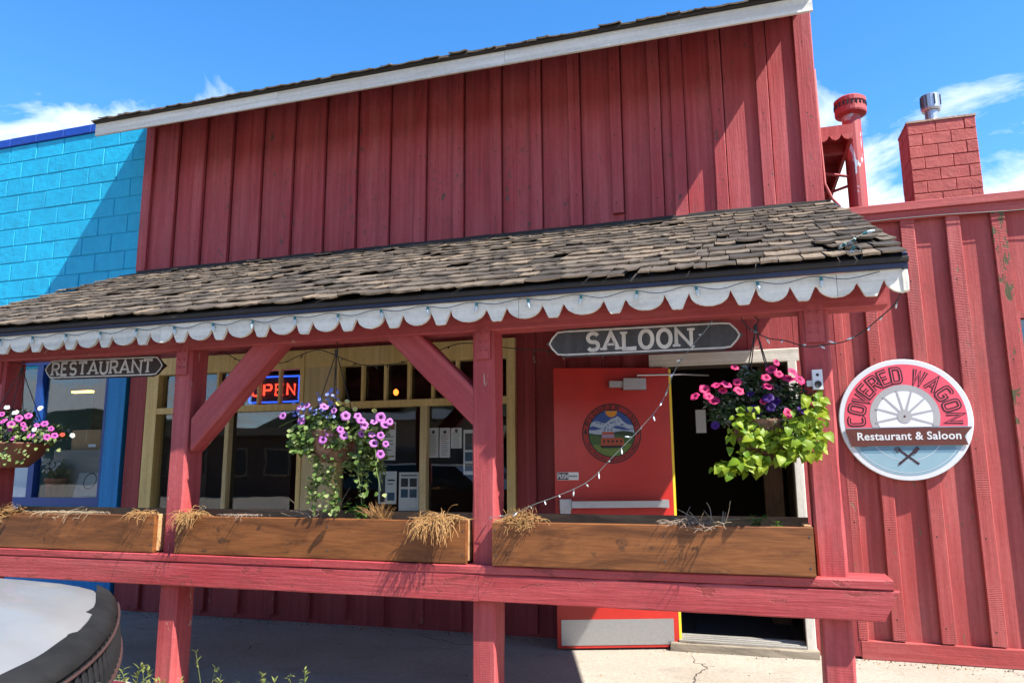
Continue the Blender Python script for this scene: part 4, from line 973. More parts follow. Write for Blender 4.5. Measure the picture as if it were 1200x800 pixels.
# ================================================================ HANGING BASKETS
def petunia(r, mo, mi, seed):
    rd = random.Random(seed); v = [(0, 0, -.45*r)]; f = []; idx = []; n = 20
    for rad, zz_ in ((.36, -.08), (.72, .10), (1.0, -.06)):
        for k in range(n):
            a = 2*math.pi*k/n; lob = 1+(.06*math.cos(5*a) if rad > .4 else 0)+rd.uniform(-.03, .03)*(rad > .4)
            v.append((rad*r*lob*math.cos(a), rad*r*lob*math.sin(a), zz_*r+rd.uniform(-.16, .16)*r*(rad > .6)))
    for k in range(n):
        c = (k+1) % n; f.append((0, 1+k, 1+c)); idx.append(1)
        for q in range(2): a0, b0 = 1+q*n, 1+(q+1)*n; f.append((a0+k, b0+k, b0+c, a0+c)); idx.append(0)
    return mesh(v, f, [mo, mi], idx, True)
def face_to(p, d, roll=0):
    z = Vector(d).normalized(); x = z.cross(Vector((0, 0, 1)));
    x = x.normalized() if x.length > .01 else Vector((1, 0, 0)); y = z.cross(x)
    return Matrix(((x.x, y.x, z.x, p[0]), (x.y, y.y, z.y, p[1]), (x.z, y.z, z.z, p[2]), (0, 0, 0, 1))) @ Matrix.Rotation(roll, 4, 'Z')
def pot(root, c, rt, rb, z1, z0, mat, name='pot'):
    m = MB(); m.lathe([(.01, z0), (rb, z0), (rb+(rt-rb)*.55, z0+(z1-z0)*.4), (rt, z1-.012), (rt+.008, z1), (rt-.012, z1), (rt-.03, z1-.03), (.01, z1-.03)], (c.x, c.y, 0), 26)
    return add(name, mesh([p-c for p in m.v], m.f, mat, smooth=True), root, Matrix.Translation(c))
def hanger(root, c, zr, rr, zt):
    m = MB(); top = Vector((0, 0, zt-c.z-.06))
    for k in range(4):
        a = R(35+90*k); m.tube([Vector((rr*math.cos(a), rr*math.sin(a), zr-c.z)), top], .0032, 5)
    m.tube([top-Vector((0, 0, .02)), top+Vector((0, 0, .015))], .011, 8)
    m.tube([top+Vector((.018*math.sin(q*.7), 0, .015+.018*q*.55)) for q in range(7)], .0035, 6)
    m.build('hanger', M_black, root, Matrix.Translation(c))
def foliage(root, c, name, mats, spots_, n, ls, seed):
    """many small leaves through the volume of the plant"""
    rd = random.Random(seed); v = []; f = []; ix = []
    for k in range(n):
        (q, rad) = rd.choice(spots_); d = Vector((rd.gauss(0, 1), rd.gauss(0, 1), rd.gauss(0, 1))); d = d.normalized()*(rd.random()**.45)
        p = Vector((q.x+d.x*rad[0], q.y+d.y*rad[1], q.z+d.z*rad[2])); L = ls*rd.uniform(.6, 1.3); wd = L*rd.uniform(.25, .42)
        Mx = Matrix.Translation(p-c) @ Matrix.Rotation(rd.uniform(0, 6.3), 4, 'Z') @ Matrix.Rotation(rd.uniform(-.9, .9), 4, 'X') @ Matrix.Rotation(rd.uniform(-.8, .8), 4, 'Y')
        b = len(v); v += [Mx @ Vector(s) for s in ((0, 0, 0), (wd, L*.5, .12*L), (0, L, -.15*L), (-wd, L*.5, .12*L))]; f += [(b, b+1, b+2), (b, b+2, b+3)]; i = rd.randrange(len(mats)); ix += [i, i]
    return add(name, mesh(v, f, mats, ix), root, Matrix.Translation(c), kind='stuff')
def flowers(root, meshes, pts, y0, c, rd, spread=.10, size=(.7, 1.15), name='flower'):
    for px, py in pts:
        p = at(px, py, y0+rd.uniform(-spread, spread)); out = (p-c); d = Vector((.25+out.x*1.2, -1.0, .25+out.z*.8))+Vector((rd.uniform(-.5, .5), rd.uniform(-.2, .4), rd.uniform(-.3, .5)))
        s = rd.uniform(*size); add(name, rd.choice(meshes), root, face_to(p, d, rd.uniform(0, 6)) @ Matrix.Scale(s, 4))
def leaves(root, meshes, pts, y0, rd, spread=.07, size=(.7, 1.2), dz=-.5):
    for px, py in pts:
        p = at(px, py, y0+rd.uniform(-spread, spread))
        # tip points outwards and down, blade faces the street and the sky
        a = rd.uniform(-1.3, 1.3); tip = Vector((math.sin(a), -.55+rd.uniform(-.3, .3), dz*math.cos(a)+rd.uniform(-.3, .1))).normalized(); nrm_ = Vector((rd.uniform(-.3, .6), -.75, .75)); nrm_ = (nrm_-tip*nrm_.dot(tip)).normalized(); xx = tip.cross(nrm_)
        s = rd.uniform(*size)
        M = Matrix(((xx.x, tip.x, nrm_.x, p.x), (xx.y, tip.y, nrm_.y, p.y), (xx.z, tip.z, nrm_.z, p.z), (0, 0, 0, 1))) @ Matrix.Scale(s, 4)
        add('leaf', rd.choice(meshes), root, M)
def fm(name, c, c2): return leafmat(name, c, c2, .3, .55)
F_mag = fm('petal_magenta_purple', (.46, .17, .46), (.40, .12, .42)); F_throat = fm('petal_dark_throat', (.10, .01, .10), (.07, .005, .08))
F_pink = fm('petal_hot_pink', (.62, .035, .13), (.52, .03, .15)); F_pthr = fm('petal_pink_throat', (.20, .01, .05), (.25, .01, .06))
F_blue = fm('petal_lobelia_blue', (.20, .24, .55), (.28, .30, .62)); F_dpur = fm('petal_deep_purple', (.05, .01, .14), (.03, .01, .09))
F_yel = fm('petal_yellow', (.58, .52, .12), (.60, .56, .22)); F_wht = fm('petal_white', (.62, .63, .62), (.55, .56, .58)); F_rose = fm('petal_rose', (.52, .10, .36), (.45, .07, .32)); F_or = fm('petal_orange', (.6, .07, .03), (.55, .05, .03))
L_dark = leafmat('leaf_dark', (.045, .085, .028), (.03, .06, .024), .3); L_mid = leafmat('leaf_mid', (.15, .23, .05), (.09, .16, .035), .4); L_lime = leafmat('leaf_chartreuse', (.31, .38, .025), (.12, .24, .016), .45, .45)
L_var = leafmat('leaf_variegated', (.32, .36, .15), (.17, .26, .07), .4); L_silver = leafmat('leaf_silver', (.26, .29, .24), (.18, .22, .17), .3); M_coir = plain('coir_liner', (.28, .16, .11, 1), .9, 0, .95, 34, 1., .1, .25, .012)
M_terra = plain('brown_pot', (.15, .055, .032, 1), .55, 0, .3, 12, .1)
petM = [petunia(.028, F_mag, F_throat, k) for k in range(4)]; petP = [petunia(.027, F_pink, F_pthr, k) for k in range(4)]; petW = [petunia(.022, F_wht, F_yel, k) for k in range(3)]; petR = [petunia(.023, F_rose, F_throat, k) for k in range(3)]
petO = [petunia(.016, F_or, F_or, 1)]; petB = [petunia(.011, F_blue, F_blue, k) for k in range(3)]; petD = [petunia(.026, F_dpur, F_dpur, k) for k in range(2)]; petY = [petunia(.018, F_yel, F_yel, k) for k in range(2)]
class Rnd(random.Random):
    def gauss(s, a, b_): return a+max(-1.7, min(1.7, random.Random.gauss(s, 0, 1)))*b_
rd = Rnd(11)
# -- middle basket
c = Vector((-2.43, 4.06, Z(0.0)))
b2 = add('hanging_basket', None, None, Matrix.Translation(c), 'hanging basket of purple petunias with trailing vines between the two left posts', 'hanging basket', 'hanging flower baskets under the porch beam')
pot(b2, c, .15, .09, Z(.205), Z(.01), M_coir); hanger(b2, c, Z(.20), .145, Z(.765))
S = lambda px, py, y, a, b_, d: (at(px, py, y), (a, b_, d))
foliage(b2, c, 'foliage', [L_mid, L_var, L_mid, L_dark], [S(390, 500, 4.06, .17, .14, .06), S(362, 505, 4.05, .11, .1, .07), S(358, 522, 4.0, .09, .08, .06), S(430, 505, 4.05, .13, .1, .07), S(438, 530, 4.05, .08, .07, .11), S(390, 485, 4.06, .14, .1, .05)], 3000, .036, 1)
foliage(b2, c, 'trailing_vine', [L_var, L_var, L_mid], [S(372, 545, 3.98, .03, .03, .10), S(366, 575, 3.98, .03, .03, .10), S(385, 555, 3.97, .05, .03, .09), S(391, 585, 3.97, .03, .02, .10), S(412, 545, 4.0, .05, .04, .07), S(425, 555, 4.02, .05, .04, .12), S(445, 545, 4.05, .03, .03, .10)], 520, .034, 2)
m = MB()
for px0, py0, px1, py1 in ((372, 525, 368, 600), (380, 530, 392, 606), (388, 540, 398, 600), (420, 520, 424, 590), (440, 525, 446, 575), (350, 490, 327, 500), (366, 520, 362, 580)):
    p, q = at(px0, py0, 4.0), at(px1, py1, 3.97); m.tube([p-c, (p+q)/2+Vector((rd.uniform(-.03, .03), -.02, 0))-c, q-c], .0022, 4)
m.build('vine_stem', L_var, b2, Matrix.Translation(c))
flowers(b2, petM, [(331,487),(353,493),(359,475),(350,478),(380,476),(391,481),(386,505),(378,515),(399,503),(403,510),(405,487),(423,492),(419,487),(427,498),(424,508),(438,494),(446,489),(451,497),(457,494),(446,510),(438,519),(452,520),(446,532),(436,509)], 3.90, c, rd, .03)
flowers(b2, petB, [(rd.gauss(368, 14), rd.gauss(482, 6)) for k in range(45)]+[(rd.gauss(384, 7), rd.gauss(466, 6)) for k in range(26)]+[(rd.gauss(381, 6), rd.gauss(485, 4)) for k in range(12)], 3.97, c, rd, .08, name='small_flower')
flowers(b2, petY, [(397, 472), (401, 479), (416, 479), (439, 481), (407, 470)], 3.95, c, rd, .04)
lmv = [leafmesh(.034, .95, L_var, 0, .15, .25), leafmesh(.036, .95, L_mid, 0, .15, .25)]
leaves(b2, lmv, [(rd.gauss(352, 9), rd.gauss(512, 9)) for k in range(84)]+[(rd.gauss(385, 14), rd.gauss(502, 9)) for k in range(84)]+[(rd.gauss(428, 12), rd.gauss(512, 12)) for k in range(52)]+[(rd.uniform(362, 400), rd.uniform(530, 602)) for k in range(52)]+[(rd.uniform(412, 450), rd.uniform(530, 585)) for k in range(16)], 3.95, rd, .05, (.6, 1.05))
foliage(b2, c, 'leaf_mass', [L_var, L_mid], [S(352, 510, 3.97, .07, .05, .06), S(388, 502, 3.95, .09, .05, .04), S(395, 520, 3.95, .07, .04, .03), S(428, 512, 3.97, .08, .05, .07), S(375, 490, 3.98, .08, .05, .04)], 620, .036, 12)
# -- right basket
c = Vector((.115, 4.06, Z(.02)))
b3 = add('hanging_basket', None, None, Matrix.Translation(c), 'hanging basket of pink petunias and lime green vine by the doorway', 'hanging basket', 'hanging flower baskets under the porch beam')
pot(b3, c, .15, .10, Z(.21), Z(.04), M_coir); hanger(b3, c, Z(.205), .145, Z(.765))
foliage(b3, c, 'foliage', [L_dark, L_dark, L_silver], [S(850, 470, 4.03, .12, .1, .06), S(850, 485, 4.02, .08, .08, .06), S(885, 465, 4.06, .13, .12, .09), S(920, 465, 4.04, .13, .12, .09), S(925, 485, 4.0, .12, .1, .07), S(878, 445, 4.06, .07, .08, .06), S(900, 495, 4.0, .12, .1, .06)], 2600, .034, 4)
flowers(b3, petP, [(814,464),(826,456),(830,464),(839,451),(851,450),(847,457),(837,469),(864,447.5),(866,457.5),(861,430),(897.5,442),(900,452.5),(904,432.5),(912.5,438),(910,424.5),(924,443),(929,435),(937.5,444.5),(894.5,470),(924,484),(955,473)], 3.88, c, rd, .03)
flowers(b3, petD, [(881, 478), (900, 466), (903, 477), (879, 461), (838, 498), (939, 481), (889, 484), (908, 470)], 3.90, c, rd, .04)
lml = [leafmesh(.052, .88, L_lime, .6, .3, .4), leafmesh(.046, .8, L_lime, .8, .4, .6), leafmesh(.060, .85, L_lime, .5, .25, .5)]
pl_ = [(rd.gauss(873, 10), rd.gauss(500, 14)) for k in range(66)]+[(rd.gauss(945, 13), rd.gauss(505, 15)) for k in range(88)]+[(rd.gauss(953, 7), rd.gauss(470, 10)) for k in range(16)]+[(rd.gauss(880, 14), rd.gauss(541, 7)) for k in range(48)]+[(rd.gauss(852, 9), rd.gauss(549, 4)) for k in range(26)]+[(rd.gauss(920, 16), rd.gauss(520, 11)) for k in range(50)]
leaves(b3, lml, pl_, 3.90, rd, .06, (.5, 1.05))
foliage(b3, c, 'leaf_mass', [L_lime], [S(873, 500, 3.95, .05, .06, .08), S(905, 515, 3.93, .08, .05, .06), S(945, 505, 3.95, .07, .06, .08), S(955, 475, 3.96, .04, .05, .06), S(882, 541, 3.94, .08, .05, .035), S(852, 549, 3.93, .05, .03, .02), S(925, 530, 3.93, .07, .05, .05)], 620, .046, 9)
# -- left basket
c = Vector((-5.03, 4.02, Z(.0)))
b1 = add('hanging_basket', None, None, Matrix.Translation(c), 'brown bowl basket of white and rose petunias at the left edge', 'hanging basket', 'hanging flower baskets under the porch beam')
pot(b1, c, .235, .10, Z(.165), Z(-.01), M_terra); hanger(b1, c, Z(.16), .225, Z(.765))
foliage(b1, c, 'foliage', [L_mid, L_dark, L_silver, L_var], [S(5, 505, 4.0, .18, .15, .08), S(35, 508, 4.0, .16, .14, .08), S(60, 508, 4.0, .1, .1, .07), S(20, 490, 4.02, .15, .12, .06)], 1900, .036, 5)
flowers(b1, petW, [(8,477),(18,483),(47,478),(40,503),(85,510)], 3.85, c, rd, .03); flowers(b1, petR, [(4,493),(13,497),(12,503),(15,513),(29,502),(43,498),(52,496),(55,512),(64,510),(2,485),(27,497),(60,502),(36,510),(22,490),(33,487)], 3.83, c, rd, .03); flowers(b1, petO, [(73, 509)], 3.86, c, rd, .02)
leaves(b1, [leafmesh(.036, .8, L_var, 0, .2, .3)], [(rd.uniform(0, 70), rd.gauss(512, 8)) for k in range(40)]+[(rd.gauss(5, 4), rd.uniform(520, 545)) for k in range(14)]+[(rd.gauss(28, 3), rd.uniform(520, 545)) for k in range(10)], 3.84, rd, .04, (.6, 1))

# ================================================================ STRING LIGHTS
M_bulb = plain('clear_bulb', (.50, .58, .60, 1), .25, 0, .2, 20, 0); M_sock = plain('teal_socket', (.02, .16, .17, 1), .4); M_bulbw = plain('frosted_bulb', (.62, .66, .66, 1), .35, 0, .15, 20, 0)
def bulbmesh(r, L, mb=M_bulb, ms=M_sock):
    m = MB(); m.lathe([(r*.7, 0), (r*.8, -L*.35)], (0, 0, 0), 8, 1); m.lathe([(r*.75, -L*.36), (r, -L*.6), (r*.6, -L*.9), (r*.1, -L)], (0, 0, 0), 8, 0); return m.mesh([mb, ms])
def catmull(P, n=8):
    P = [Vector(p) for p in P]; out = []
    for k in range(len(P)-1):
        p0, p1, p2, p3 = P[max(k-1, 0)], P[k], P[k+1], P[min(k+2, len(P)-1)]
        for q in range(n):
            t = q/n; out.append(.5*((2*p1)+(p2-p0)*t+(2*p0-5*p1+4*p2-p3)*t*t+(3*p1-p0-3*p2+p3)*t**3))
    out.append(P[-1]); return out
BM1 = bulbmesh(.010, .058); BM2 = bulbmesh(.0048, .040, M_bulbw, M_wirew)
def string(name, P, label, step, bm, wire, r=.0028, hang=True, off=0., seed=0):
    rd = random.Random(seed); P = catmull(P); o = P[0]; root = add(name, None, None, Matrix.Translation(o), label, 'string lights', 'strings of lights on the porch')
    m = MB(); m.tube([p-o for p in P], r, 5); m.build('wire', wire, root, Matrix.Translation(o)); acc = off; last = P[0]
    for p in P[1:]:
        acc += (p-last).length
        if acc > step:
            acc -= step
            R_ = Matrix.Rotation(rd.uniform(-.25, .25), 4, 'Y') if hang else Matrix.Rotation(rd.uniform(-1.9, 1.9), 4, 'Y') @ Matrix.Rotation(rd.uniform(-1.2, 1.2), 4, 'X')
            add('bulb', bm, root, Matrix.Translation(p) @ R_)
        last = p
    return root
pts = []
for k in range(23): xk = -5.95+k*.302; pts += [(xk, 3.800, Z(.900)), (xk+.15, 3.797, Z(.885-.016*random.random()))]
string('string_lights', pts[:-1], 'dark wire of clear bulbs clipped along the white scalloped trim', .305, BM1, M_wire, .0020, off=.25, seed=1)
string('string_lights', [at(835, 375, 3.84), at(826, 388, 3.86), at(812, 404, 3.9), at(792, 432, 3.95), at(776, 470, 3.95), at(752, 500, 3.95), at(720, 533, 3.94), at(690, 563, 3.94), at(655, 580, 3.94), at(628, 590, 3.94), at(600, 602, 3.95), at(575, 606, 3.96)], 'pale string of small bulbs drooping across the open red door', .085, BM2, M_wirew, .0019, False, seed=2)
string('string_lights', [at(868, 372, 3.96), at(878, 385, 3.95), at(900, 396, 3.94), at(920, 399, 3.94), at(945, 406, 3.93), at(965, 404, 3.93), at(990, 400, 3.92), at(1012, 388, 3.9), at(1030, 373, 3.87), at(1048, 357, 3.84), at(1056, 342, 3.83)], 'tangled string of small bulbs looping from the right post to the roof corner', .085, BM2, M_wire, .0030, False, seed=3)
string('string_lights', [at(262, 412, 4.2), at(285, 424, 4.2), at(300, 420, 4.2), at(330, 425, 4.2), at(352, 416, 4.2), at(375, 410, 4.2), at(402, 420, 4.2), at(430, 428, 4.2), at(470, 425, 4.2), at(510, 412, 4.2), at(545, 402, 4.2), at(600, 408, 4.2), at(650, 411, 4.2), at(690, 412, 4.2)], 'dark string of lights sagging behind the beam above the windows', .11, bulbmesh(.0045, .034, M_black, M_black), M_wire, .003, False, seed=4)
string('string_lights', [at(1010, 303, 3.78), at(1009, 292, 3.78), at(1000, 288, 3.80), at(990, 286, 3.85), at(1006, 277, 3.95), at(1018, 270, 4.0)], 'short loose end of teal bulbs lying on the roof corner shingles', .085, BM1, M_wire, .003, False, seed=5)

# ================================================================ SECURITY CAMERA
p = Vector((.392, 3.985, Z(.40))); t = add('security_camera', None, None, Matrix.Translation(p), 'small white security camera mounted on the right porch post', 'camera')
m = MB(); m.box(-.024, .024, -.05, .008, -.048, .052); bo = m.build('housing', M_wpl, t, Matrix.Translation(p))
m = MB(); m.lathe([(.017, .0505), (.017, .056), (.012, .056), (.002, .052)], (0, 0, -.022), 14, 0, 'y'); m.build('lens', M_black, bo, Matrix.Translation(p))
m = MB(); m.lathe([(.008, .0505), (.006, .053)], (0, 0, .025), 10, 0, 'y'); m.build('sensor', M_black, bo, Matrix.Translation(p))
m = MB(); m.box(-.05, -.024, -.028, .008, -.03, .0); m.build('bracket', M_wpl, t, Matrix.Translation(p))

# ================================================================ IN THE WINDOWS
M_nr = emit('neon_red', (1, .05, .025), 1.3); M_nb = emit('neon_blue', (.03, .12, 1), .7)
a, b_ = at(291, 473, 6.12), at(352, 439, 6.12); p = Vector((a.x, 6.12, a.z)); t = add('neon_sign', None, None, Matrix.Translation(p), 'red and blue neon OPEN sign behind the left window transom', 'neon sign')
WN, HN = b_.x-a.x, b_.z-a.z+.02
m = MB(); m.box(0, WN, .03, .05, -.02, HN); m.build('backing', M_black, t, Matrix.Translation(p))
m = MB(); m.tube(catmull([(.02, 0, .01), (WN-.03, 0, .01), (WN-.01, 0, .04), (WN-.01, 0, HN-.05), (WN-.04, 0, HN-.03), (.03, 0, HN-.03), (.01, 0, HN-.06), (.01, 0, .03), (.02, 0, .01)], 4), .0085, 6); m.build('border_tube', M_nb, t, Matrix.Translation(p))
m = MB(); x_ = .05; lw = (WN-.10-.05*3)/4
for chh in 'OPEN':
    for pts_, cl_ in glyph(chh, 3.4):
        q = [(x_+u*lw, -.01, .075+v*(HN-.18)) for u, v in pts_]; m.tube(q+([q[0]] if cl_ == 1 else []), .0105, 6)
    x_ += lw+.05
m.build('letter_tube', M_nr, t, Matrix.Translation(p))
def paper(name, x0, y0, x1, y1, y, label, style, cat='poster', group='papers in the saloon window'):
    A, B = at(x0, y1, y), at(x1, y0, y); W_, Hh = B.x-A.x, B.z-A.z; t = add(name, None, None, Matrix.Translation(A), label, cat, group); M = Matrix.Translation(A)
    m = MB(); m.box(0, W_, 0, .002, 0, Hh); m.build('sheet', M_paper, t, M); rd = random.Random(int(x0)); m = MB()
    if style == 'menu':
        m.face([(W_*.5+.16*W_*math.cos(R(a)), -.0008, Hh*.86+.16*W_*math.sin(R(a))) for a in range(0, 360, 30)]); z_ = Hh*.74
        while z_ > .06*Hh: m.face([(W_*.15, -.0008, z_), (W_*rd.uniform(.6, .88), -.0008, z_), (W_*.8, -.0008, z_+.004), (W_*.15, -.0008, z_+.004)]); z_ -= .017
        m.build('print', M_print, t, M)
    else:
        for (u0, u1, v0, v1, i) in style: m.face([(u0*W_, -.0008, v0*Hh), (u1*W_, -.0008, v0*Hh), (u1*W_, -.0008, v1*Hh), (u0*W_, -.0008, v1*Hh)], i)
        m.build('print', [M_print, M_print2, M_print3], t, M)
paper('menu_sheet', 501.5, 501, 514, 536, 6.05, 'left one of two long printed menu sheets in the right window', 'menu', 'menu')
paper('menu_sheet', 515, 501, 527.5, 536, 6.05, 'right one of two long printed menu sheets in the right window', 'menu', 'menu')
paper('menu_sheet', 528.5, 501, 541, 525, 6.05, 'short printed sheet beside the two long menus', 'menu', 'menu')
paper('poster', 447, 494, 464, 539, 6.05, 'white poster with brown heading left of the window mullion', [(.08, .92, .80, .95, 2), (.1, .9, .08, .12, 2), (.15, .85, .6, .62, 0), (.15, .8, .5, .52, 0), (.15, .85, .4, .42, 0), (.2, .7, .25, .27, 0)])
paper('poster', 543, 503, 562, 556, 6.05, 'grey picture poster partly behind the middle porch post', [(.1, .9, .55, .92, 0), (.1, .9, .30, .5, 1), (.1, .9, .08, .25, 0)])
paper('poster', 443, 552, 465, 590, 6.05, 'poster with a standing dark figure low in the window', [(.10, .38, .05, .9, 0), (.5, .9, .1, .35, 1), (.5, .9, .7, .75, 0), (.5, .8, .6, .63, 0)])
paper('poster', 467, 553, 491, 598, 6.05, 'poster with four small pictures low in the window', [(.1, .46, .62, .84, 0), (.54, .9, .62, .84, 0), (.1, .46, .34, .56, 1), (.54, .9, .34, .56, 1), (.1, .9, .9, .93, 0)])
M_lamp = emit('warm_bulb', (1, .22, .03), 1.5)
p = at(464, 460, 8.5); t = add('ceiling_lamp', None, None, Matrix.Translation(p), 'small glowing orange lamp deep inside the right window', 'lamp')
m = MB(); m.lathe([(.004, .05), (.03, .03), (.035, 0), (.02, -.03), (.004, -.035)], (0, 0, 0), 10); m.build('bulb', M_lamp, t, Matrix.Translation(p)); m = MB(); m.tube([(0, 0, .05), (0, 0, 2.75-p.z)], .006, 5); m.build('cord', M_black, t, Matrix.Translation(p))
p = at(97, 459, 7.6); t = add('strip_lamp', None, None, Matrix.Translation(p), 'yellow glowing strip lamp inside the blue building window', 'lamp')
m = MB(); m.box(-.16, .16, -.03, .03, -.012, .012); m.build('tube', emit('strip_yellow', (1, .55, .08), 4), t, Matrix.Translation(p)); m = MB(); m.box(-.17, .17, -.04, .04, .013, .04); m.tube([(0, 0, .04), (0, 0, 2.9-p.z)], .01, 5); m.build('fitting', M_black, t, Matrix.Translation(p))
# things on the display shelf behind the blue window
M_card = plain('cardboard', (.34, .20, .10, 1), .8, 0, .3, 8, .1)
A, B = at(83, 527, 6.5), at(119, 503, 6.5); t = add('cardboard_box', None, None, Matrix.Translation((A.x, 6.5, A.z)), 'brown cardboard box in the blue building window', 'box')
m = MB(); m.box(0, B.x-A.x, 0, .3, 0, B.z-A.z); bx_ = m.build('carton', M_card, t, WM[t]); m = MB(); m.box((B.x-A.x)*.6, (B.x-A.x)*.85, -.001, 0, .03, .06); m.build('label_patch', M_paper, bx_, WM[t]); m = MB(); m.box((B.x-A.x)*.48, (B.x-A.x)*.52, -.001, .301, (B.z-A.z)*.4, B.z-A.z+.001); m.build('tape', plain('tape', (.42, .28, .16, 1), .4), bx_, WM[t])
m = MB(); m.box(A.x-.15, B.x+.1, 6.42, 6.9, Z(-.36), A.z-.002); m.build('crate', plain('crate_grey', (.2, .19, .18, 1), .8), None, label='grey crate under the cardboard box in the blue building window', cat='crate')
p = at(64, 581, 6.3); p.z = Z(-.36); t = add('potted_plant', None, None, Matrix.Translation(p), 'terracotta pot of white flowers behind the blue building window', 'potted plant')
m = MB(); m.lathe([(.01, 0), (.075, 0), (.105, .19), (.115, .19), (.115, .23), (.095, .23), (.09, .21), (.01, .2)], (0, 0, 0), 20); m.build('pot', plain('terracotta', (.38, .13, .07, 1), .8), t, Matrix.Translation(p), True)
q = p+Vector((0, 0, .30)); foliage(t, p, 'foliage', [L_silver, L_mid], [(q, (.15, .12, .12))], 500, .04, 8)
for k in range(22):
    a = rd.uniform(0, 6.3); pp = q+Vector((.14*math.cos(a)*rd.random(), -.10-.03*rd.random(), rd.uniform(0, .13))); add('flower', rd.choice(petW), t, face_to(pp, (rd.uniform(-.4, .4), -1, .4)))
p = at(100, 577, 6.35); p.z = Z(-.36); Mx = Matrix.Translation(p) @ Matrix.Rotation(R(-14), 4, 'X'); t = add('leaning_board', None, None, Mx, 'pale board with a dark ring leaning in the blue building window', 'board')
m = MB(); m.box(-.18, .18, 0, .02, 0, .40); m.build('panel', plain('pale_panel', (.42, .41, .39, 1), .7), t, Mx)
m = MB(); ribbon(m, sup(0, .2, .085, .085, 0, 350, 28), 1, .014, lambda u, v: Vector((u, -.001, v))); m.build('ring_mark', M_print, t, Mx)
p = at(20, 580, 6.3); p.z = Z(-.36); Mx = Matrix.Translation(p) @ Matrix.Rotation(R(-10), 4, 'X'); m = MB(); m.box(-.28, .22, 0, .02, 0, .5); m.build('white_panel', M_paper, None, Mx, label='white panel propped in the blue window below the left basket', cat='board')

